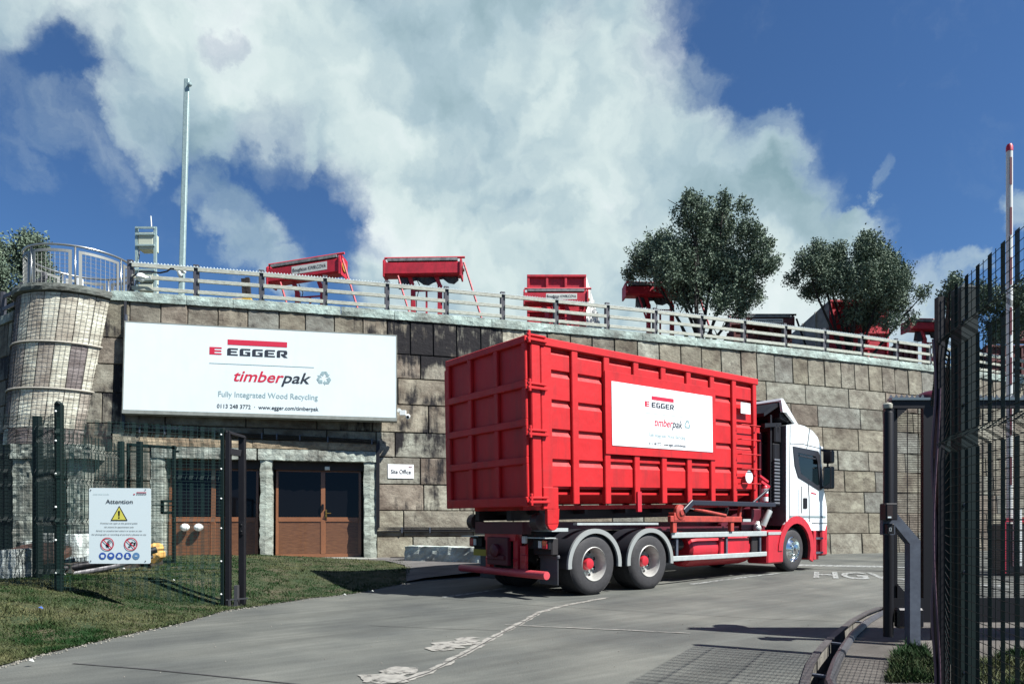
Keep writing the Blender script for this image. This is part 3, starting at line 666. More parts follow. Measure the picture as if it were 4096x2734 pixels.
def zone(name, m, poly, step=0, hf=None, z=0.0, label=None):
    pts = [Vector(p) for p in poly]; n = len(pts); ed = [(i, (i+1) % n) for i in range(n)]; vs = list(pts)
    if step:
        xs_ = [p.x for p in pts]; ys_ = [p.y for p in pts]
        def inside(x, y):
            c = False; j = n-1
            for i in range(n):
                if (pts[i].y > y) != (pts[j].y > y) and x < (pts[j].x-pts[i].x)*(y-pts[i].y)/(pts[j].y-pts[i].y)+pts[i].x: c = not c
                j = i
            return c
        x = min(xs_)
        while x < max(xs_):
            y = min(ys_)
            while y < max(ys_):
                if inside(x, y): vs.append(Vector((x+random.uniform(-.1, .1)*step, y+random.uniform(-.1, .1)*step)))
                y += step
            x += step
    r = delaunay_2d_cdt(vs, ed, [], 1, 1e-5); mb = MB()
    fs = []
    for f in r[2]:
        a, b, c = [r[0][i] for i in f[:3]]
        fs.append(tuple(f) if (b-a).cross(c-a) > 0 else tuple(f)[::-1])
    mb.add([(p.x, p.y, hf(p.x, p.y) if hf else z+road_z(p.y)) for p in r[0]], fs)
    return struct(mb.build(name, m))
tl_px = [(880, 607.3), (867.2, 612.1), (852.9, 620), (842.8, 628), (829, 639.7), (817.4, 652.4), (810, 665.1), (804.7, 683.1)]
tr_px = [(880, 613.2), (865.1, 621.6), (849.2, 635.4), (839.7, 649.2), (832.2, 661.9), (827, 675.7), (825.3, 683)]
TL = [(9.5, 10.6), (7.2, 10.0)]+[tuple(G(x, y).xy) for x, y in tl_px]+[(1.45, 3.4), (.75, 1.5), (-.6, -3)]
TR = [(9.5, 10.2), (7.3, 9.6)]+[tuple(G(x, y).xy) for x, y in tr_px]+[(1.75, 3.2), (1.1, 1.4), (-.2, -3)]
struct(MB().add([(-600, -300, -.62), (600, -300, -.62), (600, 900, -.62), (-600, 900, -.62)], [(0, 1, 2, 3)]) and None) if False else None
g0 = MB(); g0.add([(-600, -300, -.62), (600, -300, -.62), (600, 900, -.62), (-600, 900, -.62)], [(0, 1, 2, 3)]); struct(g0.build('ground', M_earth))
zone('road', M_road, [(-40, -3), TL[-1]]+TL[::-1][1:]+[(40, 14), (40, 34), (-40, 34)], step=1.3)
zone('pavement', M_pave, TR+[(40, -3), (40, 13.7)], step=1.7)
verge = []
for a_, b_ in zip(EDGE, EDGE[1:]):
    k_ = max(1, int((b_-a_).length/.12))
    for i_ in range(k_):
        p_ = a_.lerp(b_, i_/k_); verge.append((p_.x+.03*noise.noise(Vector((p_.x*3, 1, 0))), p_.y+.09*noise.noise(Vector((p_.x*1.7, p_.y*1.7, 5)))+.05*noise.noise(Vector((p_.x*7, p_.y*7, 9)))))
verge.append(tuple(EDGE[-1])); vback = [tuple(P1.pt(s_, 0, 1.5).xy) for s_ in np.linspace(P1.s_of_px(393, 0), 0, 14)]
VERGE = verge+[tuple(G(412, 570).xy)]+[tuple(G(398, 563).xy)]+vback+[(-14.6, 19.0), (-20, 23), (-22, 5)]
zone('lawn', M_soil, VERGE, step=.33, hf=hv)
flag = [tuple(G(406.6, 582.3).xy), tuple(G(426, 579.5).xy), tuple(G(475, 576).xy), tuple(G(540, 571).xy), tuple(P1.pt(P1.s_of_px(560, 0), 0, 0).xy), tuple(P1.pt(P1.s_of_px(470, 0), 0, 0).xy), tuple(P1.pt(P1.s_of_px(420, 0), 0, 0).xy), tuple(P1.pt(P1.s_of_px(390, 0), 0, .0).xy), tuple(P1.pt(P1.s_of_px(330, 0), 0, .0).xy), tuple(P1.pt(P1.s_of_px(250, 0), 0, .0).xy), tuple(P1.pt(P1.s_of_px(100, 0), 0, 0).xy), tuple(P1.pt(P1.s_of_px(100, 0), 0, 1.56).xy), tuple(P1.pt(P1.s_of_px(250, 0), 0, 1.56).xy), tuple(P1.pt(P1.s_of_px(330, 0), 0, 1.56).xy), tuple(P1.pt(P1.s_of_px(380, 0), 0, 1.50).xy), tuple(G(405, 570).xy)]
zone('path', M_flag, flag, step=.5, hf=lambda x, y: min(.142, .008+.05*max(0, edge_dist(x, y)))+road_z(y)*.6)
zone('verge', M_soil, [(3.35, -3), (3.3, 3), (3.55, 5.3), (4.3, 6.3), (5.2, 7.0), (7.4, 7.2), (8.2, 9.2), (30, 9.4), (30, -3)], z=.012, step=1.5)
zone('lawn', M_soil, [(9.0, 10.9), (9.8, 12.6), (32, 14.2), (32, 12.0)], z=.014, step=.8)
# trench
mb = MB(); n = len(TL)
for i in range(n-1):
    a, b = Vector((*TL[i], -.11)), Vector((*TL[i+1], -.11)); d = Vector((0, 0, -.30)); mb.add([a, b, b+d, a+d], [(0, 1, 2, 3)])
n2 = len(TR)
for i in range(n2-1):
    a, b = Vector((*TR[i], -.11)), Vector((*TR[i+1], -.11)); mb.add([a, b, b+d, a+d], [(3, 2, 1, 0)])
tr_ = mb.build('drain_trench', mat('trench_concrete', (.22, .21, .18), .85, col2=(.09, .085, .08), vscale=5), label='curved open drainage trench with steel kerb rail beside the road', category='drain')
mb = MB(); mb.add([(x, y, -.405) for x, y in TL]+[(x, y, -.405) for x, y in TR[::-1]], [tuple(range(len(TL)+len(TR)))]); mb.build('trench_bottom', M_dark, tr_)
mb = MB(); mb.tube([(x+.03, y-.02, -.098) for x, y in TR], .045, 8); mb.build('kerb_rail', mat('worn_dark_steel', (.05, .05, .055), .5, var=.3), tr_, smooth=True)
mb = MB()
for i in range(len(TL)-1): mb.bar((*TL[i], -.104), (*TL[i+1], -.104), .07, .02)
mb.build('edge_angle', mat('rusty_edge', (.06, .055, .055), .6, var=.3), tr_)
for (xa, ya, xb, yb) in ((852.9, 620, 864.6, 621.2), (828.5, 640.8, 842.5, 642.4), (809.5, 672.3, 826.2, 674.3)):
    a, b = G(xa, ya), G(xb, yb); mb = MB(); mb.bar(a+Vector((0, 0, -.01)), b+Vector((0, 0, -.01)), .045, .02); mb.build('cross_bar', M_galvd, tr_)

def strip(name, pts_px, w, m, z=.005, jit=0, seed=0, world=False):
    rn = random.Random(seed); P = [Vector(p) for p in pts_px] if world else [G(x, y).xy for x, y in pts_px]
    Q = []
    for a, b in zip(P, P[1:]):
        k = max(1, int((b-a).length/(.05 if jit else .35))); Q += [a.lerp(b, i/k) for i in range(k)]
    Q.append(P[-1]); mb = MB(); k0 = 0
    for i, p in enumerate(Q):
        d = (Q[min(i+1, len(Q)-1)]-Q[max(i-1, 0)]).normalized(); nn = Vector((-d.y, d.x))
        k_ = i/(len(Q)-1); wi = w[0]+(w[1]-w[0])*(math.sin(math.pi*k_) if jit > .65 and isinstance(w, tuple) else k_) if isinstance(w, tuple) else w
        def jn(sd): return jit*(1.3*noise.noise(Vector((i*.22+seed*7, sd, 0)))+.7*noise.noise(Vector((i*.9+seed*3, sd+5, 0)))+rn.uniform(-.15, .15))
        a, b = p+nn*(wi/2*(1+jn(0))), p-nn*(wi/2*(1+jn(9))); mb.v += [(a.x, a.y, z+road_z(a.y)), (b.x, b.y, z+road_z(b.y))]
    for i in range(len(Q)-1): mb.f.append((2*i+1, 2*i+3, 2*i+2, 2*i))
    return struct(mb.build(name, m))
strip('lane_marking', [(443, 596.6), (505, 587.6)], .10, M_mark, .005)
strip('lane_marking', [(560, 590.5), (600, 588)], .09, M_mark, .005)
strip('lane_marking', [(691, 583.6), (778, 572.8)], .11, M_mark, .005)
strip('lane_marking', [(640, 580), (672, 578)], .09, M_mark, .005)
strip('lane_marking', [(795, 564.4), (960, 567.4)], .75, M_mark, .005)
strip('lane_marking', [(880, 577), (1010, 586)], .35, M_mark, .005)
strip('road_seam', [(398, 682), (430, 671), (466, 652), (500, 633), (520, 623), (540, 611.5), (566, 604.5), (607, 597)], (.10, .09), M_patch, .005, .62, 1)
strip('road_seam', [(396, 683), (430, 672), (466, 653), (500, 634), (520, 624), (540, 612.5)], .012, M_seam, .0095, .7, 11)
strip('repair_patch', [(372, 683), (392, 675), (408, 667)], (.16, .42), M_patch, .0085, .7, 2)
strip('repair_patch', [(436, 651), (455, 643), (476, 637)], (.10, .40), M_patch, .0085, .8, 3)
strip('road_seam', [(505, 624.5), (560, 627), (620, 629.5), (690, 633)], .035, M_patch, .009, .9, 4)
strip('road_seam', [(73, 663), (150, 669), (250, 679), (360, 690)], .022, M_seam, .006, .3, 5)
strip('road_seam', [(441, 598), (540, 605), (640, 611), (760, 618), (870, 622)], .013, M_seam, .0065, .3, 6)
strip('road_seam', [(370, 625), (441, 628), (505, 630)], .014, M_seam, .0065, .7, 8)
def gravel():
    rg = random.Random(12); mb = MB()
    for _ in range(520):
        i = rg.randrange(1, len(EDGE)-1); p = EDGE[i].lerp(EDGE[i+1], rg.random()); dd = abs(rg.gauss(0, .09)); q = Vector((p.x+rg.uniform(-.05, .05)+dd*.4, p.y-dd, .006+road_z(p.y-dd))); k = rg.uniform(.005, .016)
        mb.add([q+Vector((-k, 0, 0)), q+Vector((k*.6, -k, 0)), q+Vector((k*.7, k*.8, 0)), q+Vector((0, 0, k*1.1))], [(0, 1, 3), (1, 2, 3), (2, 0, 3)])
    for _ in range(160):
        x, y = rg.uniform(-4, 5), rg.uniform(5.2, 12); q = Vector((x, y, .006+road_z(y))); k = rg.uniform(.004, .010)
        mb.add([q+Vector((-k, 0, 0)), q+Vector((k*.6, -k, 0)), q+Vector((k*.7, k*.8, 0)), q+Vector((0, 0, k))], [(0, 1, 3), (1, 2, 3), (2, 0, 3)])
    o = mb.build('gravel', mat('grit', (.20, .19, .16), .9, var=.5, vscale=3), label='loose grit along the grass edge of the drive', category='gravel'); struct(o, 'stuff')
gravel()
# HGV lettering on the road
def road_text():
    a = G(813, 577.2); b = G(912, 580.0); ex = Vector((b.x-a.x, b.y-a.y, 0)); w = ex.length; ex.normalize(); ey = Vector((-ex.y, ex.x, 0))
    ey = (ey*1.0+ex*.0).normalized()
    o = text('HGV', a+Vector((0, 0, .012)), ex, ey, 1.45, w*1.0, M_mark, None, name='road_lettering', bold=.02, left=True, t=.005, shear=.45); struct(o)
    oz = o.location.z
    for v in o.data.vertices: v.co.z = road_z(v.co.y+o.location.y)+.010-oz
road_text()

# ------------------------------------------------------------------ grass blades
def inside_poly(poly):
    P = np.array(poly)
    def f(x, y):
        c = np.zeros(x.shape, bool); j = len(P)-1
        for i in range(len(P)):
            xi, yi = P[i]; xj, yj = P[j]
            if yi != yj: c ^= ((yi > y) != (yj > y)) & (x < (xj-xi)*(y-yi)/(yj-yi)+xi)
            j = i
        return c
    return f
def grass(name, poly, N, hfun, hmin, hmax, label=None, near=1.0, ymax=19, xr=None, clump=0):
    f = inside_poly(poly); P = np.array(poly); x0, x1 = P[:, 0].min(), P[:, 0].max(); y0 = max(P[:, 1].min(), 2.5); y1 = min(P[:, 1].max(), ymax)
    if xr: x0, x1 = xr
    u = rng.random(N*3); y = 1/(1/y0+(1/y1-1/y0)*u)          # denser near the camera
    x = np.maximum(x0, -.80*y)+(np.minimum(x1, .82*y)-np.maximum(x0, -.80*y))*rng.random(N*3)
    k = f(x, y)
    if clump: k &= np.array([noise.noise(Vector((a*2.6, b*2.6, 40)))+.5*noise.noise(Vector((a*7, b*7, 4))) > clump for a, b in zip(x, y)])
    x, y = x[k][:N], y[k][:N]; n = len(x)
    # grid height lookup
    if hfun is None: z = .012+np.array([road_z(b) for b in y])
    else:
        gx = np.linspace(x.min(), x.max(), 70); gy = np.linspace(y.min(), y.max(), 60); Hh = np.array([[hfun(a, b) for b in gy] for a in gx])
        fx = (x-gx[0])/(gx[1]-gx[0]); fy = (y-gy[0])/(gy[1]-gy[0]); ix = np.clip(fx.astype(int), 0, 68); iy = np.clip(fy.astype(int), 0, 58); tx, ty = fx-ix, fy-iy
        z = Hh[ix, iy]*(1-tx)*(1-ty)+Hh[ix+1, iy]*tx*(1-ty)+Hh[ix, iy+1]*(1-tx)*ty+Hh[ix+1, iy+1]*tx*ty
    cl = np.array([noise.noise(Vector((a*.9, b*.9, 3))) for a, b in zip(x, y)]); cl2 = np.array([noise.noise(Vector((a*4, b*4, 9))) for a, b in zip(x, y)])
    h = (hmin+(hmax-hmin)*rng.random(n)**1.6)*(1+.9*np.clip(cl2, -.6, .8)); w = (.004+.004*rng.random(n))*(1+y*.05)
    a = rng.random(n)*2*np.pi; lean = h*(.3+.9*rng.random(n)); la = rng.random(n)*2*np.pi
    b1 = np.stack([x-np.cos(a)*w, y-np.sin(a)*w, z-.004], 1); b2 = np.stack([x+np.cos(a)*w, y+np.sin(a)*w, z-.004], 1); t = np.stack([x+np.cos(la)*lean, y+np.sin(la)*lean, z+h], 1)
    V = np.stack([b1, b2, t], 1).reshape(-1, 3); c = np.array([V[:, 0].mean(), V[:, 1].mean(), 0]); V = V-c
    me = bpy.data.meshes.new(name); me.vertices.add(3*n); me.vertices.foreach_set('co', V.ravel()); me.loops.add(3*n); me.loops.foreach_set('vertex_index', np.arange(3*n, dtype=np.int32))
    me.polygons.add(n); me.polygons.foreach_set('loop_start', np.arange(0, 3*n, 3, dtype=np.int32)); me.update(calc_edges=True)
    cl3 = np.array([noise.noise(Vector((a*.35, b*.8, 21))) for a, b in zip(x, y)]); tone = np.clip(.16-1.2*cl+.35*rng.random(n)-.55*cl2+1.1*np.clip(cl3, -.3, .6)+.08*np.clip((11-y)/6, 0, 1)-.08, 0, 1); at = me.attributes.new('tone', 'FLOAT', 'POINT'); at.data.foreach_set('value', np.repeat(tone, 3).astype(np.float32))
    me.materials.append(M_grassb); o = bpy.data.objects.new(name, me); o.location = c; COL.objects.link(o); o['kind'] = 'stuff'
    o['label'] = label or 'short patchy grass'; o['category'] = 'grass'; return o
grass('grass', VERGE, 130000, hv, .006, .030, 'short patchy green and straw grass on the left verge', xr=(-16, -.5))
grass('grass', VERGE, 30000, hv, .02, .07, 'taller weedy tufts scattered over the left verge', xr=(-16, -.5), clump=.33)
grass('grass', [(3.35, 3), (3.55, 5.3), (4.3, 6.3), (5.2, 7.0), (7.4, 7.2), (8, 5), (8, 3)], 14000, None, .02, .09, 'dry tufty grass behind the near mesh fence')
grass('grass', [(9.0, 10.9), (9.8, 12.6), (16, 13), (16, 11.3)], 9000, None, .03, .06, 'green grass strip seen through the gate')
tuft = [tuple(G(x, y).xy) for x, y in ((885, 683), (893, 655), (903, 647), (925, 647), (934, 660), (936, 683))]
grass('grass', tuft, 3200, None, .015, .085, 'dry weeds at the foot of the near fence post')

# ------------------------------------------------------------------ truck
U = Vector((math.cos(R(38.6)), math.sin(R(38.6)), 0)); NC = Vector((.349, 11.23, 0))
TM = Matrix.Rotation(R(38.6), 4, 'Z')
def build_truck():
    T = thing('hooklift_truck', 'white and red hooklift lorry driving right with a red container on its back', 'truck', NC, TM)
    def B(name, m, **k):
        return None
    def mk(mb, name, m, parent=T, **k): return mb.build(name, m, parent, local=True, **k)
    # chassis
    c = MB()
    for y in (.80, 1.62): c.box(.55, 8.2, y, y+.09, .72, 1.02)
    for x in (.6, 1.4, 2.3, 3.6, 4.8, 6.0, 7.0): c.box(x, x+.12, .89, 1.62, .76, .98)
    for x in (1.45, 2.95, 8.31): c.tube([(x, .3, .45), (x, 2.2, .45)], .09, 10); c.box(x-.18, x+.18, 1.0, 1.5, .36, .70)
    c.box(3.4, 7.2, 1.0, 1.55, .35, .72); c.box(.9, 3.6, .95, 1.55, .45, .75); c.box(7.3, 8.1, .5, 2.0, .45, 1.1)
    mk(c, 'chassis', M_dark)
    c = MB()
    for y in (.72, 1.66): c.box(.25, 7.5, y, y+.12, 1.04, 1.20)
    c.box(.22, .42, .55, 1.95, .98, 1.20); mk(c, 'tipping_frame', M_maroon)
    c = MB(); c.box(1.1, 3.3, .1, .2, 1.14, 1.18); c.box(.5, .9, .12, 1.0, 1.03, 1.09); mk(c, 'alloy_strip', M_alu)
    # rear end
    c = MB(); c.tube([(.28, -.02, .30), (.28, 2.5, .30)], .07, 16); ub = mk(c, 'underrun_bar', mat('pink_red_bar', (.50, .06, .075), .45, var=.2, vscale=3), smooth=True)
    c = MB(); c.box(.30, .40, .78, .90, .34, 1.0); c.box(.30, .40, 1.6, 1.72, .34, 1.0); c.box(.26, .33, .8, 1.7, .86, 1.02); c.bar((.3, .84, .5), (.75, .84, .95), .08); c.bar((.3, 1.66, .5), (.75, 1.66, .95), .08); mk(c, 'rear_bracket', M_truckred)
    c = MB(); c.box(.20, .30, .95, 1.55, .42, .92); c.box(.16, .22, 1.02, 1.48, .52, .60); c.lathe([(.08, 0), (.12, .03), (.12, .12), (.05, .14)], (.24, 1.25, .68), (-1, 0, 0), 16); mk(c, 'tow_coupling', M_maroon, bevel=.01)
    for sgn, y0 in (('near', .10), ('far', 2.02)):
        c = MB(); c.box(.42, .50, y0, y0+.40, .72, .90); tl = mk(c, 'tail_light', M_black, bevel=.01)
        c = MB(); c.box(.40, .418, y0+.02, y0+.14, .74, .88) if sgn == 'near' else c.box(.40, .418, y0+.26, y0+.38, .74, .88); mk(c, 'red_lens', M_lamp_r, tl, bevel=.005)
        c = MB(); c.box(.40, .418, y0+.16, y0+.24, .75, .87); mk(c, 'clear_lens', M_lamp_w, tl)
        c = MB(); c.box(.30, .55, y0-.05, y0+.5, .915, .93); mk(c, 'lamp_shelf', M_alu)
    c = MB(); c.box(.34, .40, .62, .72, .82, .95); mk(c, 'work_lamp', M_lamp_w, bevel=.01)
    c = MB(); c.box(.32, .40, .60, .74, .36, .78); c.box(.3, .36, .56, .70, .5, .62); mk(c, 'air_coupling_panel', M_truckred, bevel=.01)
    c = MB(); c.box(.30, .315, 1.62, 2.12, .56, .68); mk(c, 'number_plate', M_plate)
    for y in (.12, 1.92):
        c = MB(); c.box(.66, .685, y, y+.48, .10, .58); c.box(.64, .70, y-.02, y+.5, .56, .62); mk(c, 'mudflap', M_flap, bevel=.02)
    for y in (.1, 1.9):
        c = MB(); c.box(.50, .66, y, y+.5, .62, .92); mk(c, 'flap_carrier', M_dark, bevel=.02)
    # wheels
    def wheel(x, y, side, front):
        r, w = .55 if not front else .53, .31 if front else .56; d = Vector((0, -1 if side == 'near' else 1, 0)); o = Vector((x, y, .445 if not front else .53)); r_ = r
        t = MB(); kk = r_/.52; pr = [(.29, .02), (.31, 0), (.42, -.012), (.49, .02), (.515, .05)]
        for g in range(4): q = .07+g*(w-.14)/3; pr += [(.52, q-.022), (.52, q+.010), (.508, q+.012), (.508, q+.020)]
        pr += [(.515, w-.05), (.49, w-.02), (.42, w+.01), (.31, w)]
        t.lathe([(a*kk if a > .35 else a, -h) for a, h in pr], o, d, 56, caps=False); ty = mk(t, 'wheel', M_rubber, smooth=True)
        rm = MB()
        if front:
            rm.lathe([(.31, 0), (.295, .01), (.28, -.02), (.26, -.05), (.18, .01), (.13, .035), (.13, .075), (.06, .095), (0.001, .095)], o, d, 40, caps=False)
        else:
            rm.lathe([(.31, 0), (.298, .012), (.282, -.01), (.268, -.17), (.25, -.205), (.20, -.215), (.11, -.21)], o, d, 40, caps=False)
        mk(rm, 'rim', M_chrome if front else M_rim, ty, smooth=True)
        nb = MB()
        for k in range(10):
            a = 2*math.pi*k/10; q = o+Vector((math.cos(a)*.165, 0, math.sin(a)*.165)); h0, h1 = (.0, .06) if front else (-.215, -.17)
            nb.lathe([(.016, h0), (.016, h1), (.010, h1+.01)], q, d, 8)
        mk(nb, 'wheel_nuts', M_galv, ty)
        if not front:
            hb = MB(); hb.lathe([(.115, -.215), (.105, -.13), (.09, -.10), (.05, -.09), (0.001, -.09)], o, d, 24, caps=False); mk(hb, 'hub', M_truckred, ty, smooth=True)
            hl = MB()
            for k in range(8):
                a = 2*math.pi*(k+.5)/8; q = o+Vector((math.cos(a)*.226, 0, math.sin(a)*.226)); hl.lathe([(.032, -.21), (.032, -.206)], q, d, 12)
            mk(hl, 'hand_holes', M_dark, ty)
    for x in (1.45, 2.95): wheel(x, .03, 'near', False); wheel(x, 2.47, 'far', False)
    wheel(8.31, .10, 'near', True); wheel(8.31, 2.40, 'far', True)
    # mudguards
    for x in (1.45, 2.95):
        for (ya, yb, side) in ((.0, .62, 0), (1.88, 2.5, 1)):
            g = MB(); n = 28; a0, a1 = R(-6), R(186); k0 = 0
            for i in range(n+1):
                a = a0+(a1-a0)*i/n; cx, cz = math.cos(a), math.sin(a); sq = 1.0
                for (r, y) in ((.60, ya), (.66, ya), (.66, yb), (.60, yb)): g.v.append((x+r*cx*1.0, y, .445+r*cz*.94))
            for i in range(n):
                for j in range(4): p = i*4+j; q = i*4+(j+1) % 4; g.f.append((p, q, q+4, p+4))
            g.f += [(0, 1, 2, 3), (n*4+3, n*4+2, n*4+1, n*4)]
            go = mk(g, 'mudguard', M_guard, smooth=True)
            tr = MB(); ye = ya-.012 if side == 0 else yb+.012; n = 28; k0 = 0
            for i in range(n+1):
                a = a0+(a1-a0)*i/n; cx, cz = math.cos(a), math.sin(a)
                for (r, y) in ((.585, ye), (.672, ye), (.672, ya+.03 if side == 0 else yb-.03), (.585, ya+.03 if side == 0 else yb-.03)): tr.v.append((x+r*cx, y, .445+r*cz*.94))
            for i in range(n):
                for j in range(4): p = i*4+j; q = i*4+(j+1) % 4; tr.f.append((p, q, q+4, p+4))
            mk(tr, 'guard_trim', M_trim, go, smooth=True)
    # side guards
    for y, yy in ((.02, 0), (2.46, 1)):
        for (za, zb) in ((.875, .985), (.415, .515)):
            c = MB(); c.box(3.62, 7.04, y, y+.035, za, zb); mk(c, 'side_guard', M_alu, bevel=.008)
        for x in (3.8, 5.5, 6.8): c = MB(); c.box(x, x+.06, y+.037 if yy == 0 else y-.04, y+.08 if yy == 0 else y-.003, .40, 1.0); mk(c, 'guard_bracket', M_galvd)
    c = MB(); c.lathe([(.01, 0), (.30, 0), (.36, .05), (.38, .2), (.38, 2.1), (.36, 2.25), (.30, 2.3), (.01, 2.3)], (4.45, .52, .62), (1, 0, 0), 32, caps=False); mk(c, 'fuel_tank', M_truckred, smooth=True)
    c = MB(); c.box(5.35, 6.45, .10, .17, .46, .84); mk(c, 'tank_step_panel', M_truckred, bevel=.02)
    c = MB(); c.box(6.55, 6.95, .10, .5, .42, .86); mk(c, 'battery_box', M_dark, bevel=.02); c = MB(); c.lathe([(.12, 0), (.12, .5)], (3.9, .45, .72), (1, 0, 0), 16); mk(c, 'air_tank', M_dark)
    c = MB(); c.box(7.05, 7.74, .01, .55, .23, 1.0); mk(c, 'corner_fairing', M_truckred, bevel=.035)
    c = MB(); c.box(7.07, 7.72, .0, .012, .90, .965); mk(c, 'fairing_strip', M_alu)
    # sheeting gear on the side
    c = MB(); c.bar((4.12, -.09, 1.58), (7.18, -.09, 1.585), .06, .10); c.bar((3.84, -.09, 1.40), (4.14, -.09, 1.60), .06, .11); c.bar((6.4, -.02, 1.62), (7.1, .02, 1.95), .05); sg = mk(c, 'sheet_arm', mat('blue_black_arm', (.018, .020, .032), .4), bevel=.01)
    c = MB(); c.bar((3.5, .0, 1.255), (5.95, .0, 1.25), .08, .12); c.lathe([(.12, 0), (.15, .02), (.15, .09), (.07, .11), (.07, .13), (.001, .13)], (3.80, .03, 1.39), (0, -1, 0), 24)
    c.box(3.6, 3.95, -.05, .10, 1.22, 1.38); c.bar((3.66, .02, 1.2), (3.66, .02, .98), .12, .08); c.bar((5.62, .02, 1.2), (5.62, .02, .99), .12, .08); c.tube([(4.25, -.03, 1.46), (5.35, -.03, 1.33)], .035, 10); c.bar((5.9, .02, 1.25), (5.98, .02, 1.55), .08, .06)
    mk(c, 'sheeting_gear', M_orange, bevel=.008)
    c = MB(); c.tube([(4.1, -.03, 1.475), (4.3, -.03, 1.455)], .022, 8); mk(c, 'ram_rod', M_chrome); c = MB(); c.box(6.05, 6.35, .0, .08, 1.2, 1.26); mk(c, 'valve_block', M_alu)
    c = MB(); c.box(6.45, 7.1, .3, .6, 1.0, 1.2); c.bar((5.9, .5, 1.1), (7.2, .6, 1.5), .1); c.box(3.2, 7.5, .35, .45, 1.0, 1.1); mk(c, 'hydraulic_block', M_maroon)
    c = MB(); c.tube([(7.25, .25, 1.1), (7.32, .2, 1.3), (7.42, .18, 1.45)], .07, 10); c.tube([(6.95, .3, 1.02), (7.1, .3, 1.16), (7.2, .35, 1.0)], .06, 10); c.sphere((7.0, .25, 1.05), .1); mk(c, 'hose', M_alu, smooth=True)
    # hook arm behind the cab
    c = MB(); c.bar((7.15, 1.25, 1.1), (7.15, 1.25, 3.6), .5, .35, up=(1, 0, 0)); c.bar((7.0, 1.25, 3.5), (7.3, 1.25, 3.95), .3, .3, up=(1, 0, 0)); c.box(6.95, 7.5, .35, 2.15, 1.1, 1.5); c.box(7.3, 7.4, .35, 2.2, 1.4, 3.3)
    mk(c, 'hook_arm', M_maroon, bevel=.02)
    c = MB(); c.lathe([(.06, 0), (.075, .02), (.075, .36), (.05, .40), (.02, .42)], (7.08, .10, 1.63), (0, 0, 1), 16); fe = mk(c, 'fire_extinguisher', M_truckred, smooth=True)
    c = MB(); c.lathe([(.0765, .22), (.0765, .33)], (7.08, .10, 1.63), (0, 0, 1), 16, caps=False); c.lathe([(.0765, .04), (.0765, .14)], (7.08, .10, 1.63), (0, 0, 1), 16, caps=False); mk(c, 'white_band', M_white, fe)
    c = MB(); c.bar((6.9, .1, 2.12), (7.25, .1, 2.0), .06); c.bar((6.85, .1, 2.25), (7.2, .1, 2.12), .05); mk(c, 'bracket_bar', M_truckred)
    # air stack
    c = MB(); c.box(7.50, 7.78, .12, .45, 1.55, 3.05); c.box(7.52, 7.80, .1, .5, 3.05, 3.45); st = mk(c, 'air_intake', M_black, bevel=.03)
    c = MB()
    for i in range(14): c.box(7.49, 7.72, .095, .115, 1.62+i*.078, 1.66+i*.078)
    mk(c, 'intake_ribs', mat('intake_grey', (.13, .14, .16), .45), st)
    c = MB(); c.bar((7.46, .2, 1.3), (7.46, .2, 3.7), .07); c.bar((7.46, 2.2, 1.3), (7.46, 2.2, 3.7), .07); c.bar((7.46, .2, 3.35), (7.46, 2.2, 3.35), .07); c.bar((7.1, .15, 3.42), (7.8, .15, 3.5), .09); c.tube([(7.3, .4, 1.4), (7.35, .5, 2.4), (7.4, .45, 3.3)], .05, 8); mk(c, 'rear_stay', M_black)
    # roof deflector
    c = MB()
    prof = [(7.66, 4.06), (7.74, 4.10), (8.42, 3.55), (8.33, 3.53), (7.90, 3.78), (7.74, 3.78)]
    c.poly(prof, (0, .06, 0), (1, 0, 0), (0, 0, 1), t=.03, back=.03); c.poly(prof, (0, 2.44, 0), (1, 0, 0), (0, 0, 1), t=.03, back=.03)
    c.hexa([Vector(p) for p in ((7.70, .06, 4.05), (8.38, .06, 3.53), (8.38, 2.44, 3.53), (7.70, 2.44, 4.05), (7.74, .06, 4.11), (8.42, .06, 3.57), (8.42, 2.44, 3.57), (7.74, 2.44, 4.11))]); mk(c, 'air_deflector', M_white)
    c = MB(); c.hexa([Vector(p) for p in ((7.76, .12, 3.66), (8.26, .12, 3.54), (8.26, 2.38, 3.54), (7.76, 2.38, 3.66), (7.72, .12, 4.02), (8.30, .12, 3.575), (8.30, 2.38, 3.575), (7.72, 2.38, 4.02))]); mk(c, 'deflector_shade_fill', M_black)  # black block standing in for the shaded inside and underside of the deflector
    c = MB(); c.hexa([Vector(p) for p in ((7.05, .1, 3.62), (7.68, .1, 3.92), (7.68, 2.4, 3.92), (7.05, 2.4, 3.62), (7.05, .1, 3.70), (7.66, .1, 4.0), (7.66, 2.4, 4.0), (7.05, 2.4, 3.70))]); c.box(7.6, 7.68, .1, 2.4, 3.3, 3.5); mk(c, 'sheet_housing', M_black)
    # cab
    side = [(7.86, 1.10), (7.86, 3.48), (8.28, 3.55), (8.7, 3.53), (9.08, 3.44), (9.34, 3.30), (9.47, 3.06), (9.55, 2.5), (9.66, 1.95), (9.79, 1.55), (9.80, 1.15), (9.70, .98), (9.10, .98)]
    side += [(8.31+.82*math.cos(R(a)), .52+.82*math.sin(R(a))) for a in (35, 48, 62, 76, 90, 104, 118, 132)]
    win = [(8.14, 3.00), (9.33, 2.96), (9.42, 2.85), (9.53, 2.02), (9.40, 1.98), (8.78, 2.16), (8.38, 2.27), (8.22, 2.55)]
    c = MB()
    for y in (.03, 2.45): c.poly(side, (0, y, 0), (1, 0, 0), (0, 0, 1), t=.02, back=.02, holes=(win,))
    # skins between the sides (rear, roof, front) except windscreen
    def skin(c, a, b, y0=.03, y1=2.47, inset=0):
        c.add([(a[0], y0, a[1]), (b[0], y0, b[1]), (b[0], y1, b[1]), (a[0], y1, a[1])], [(0, 1, 2, 3)])
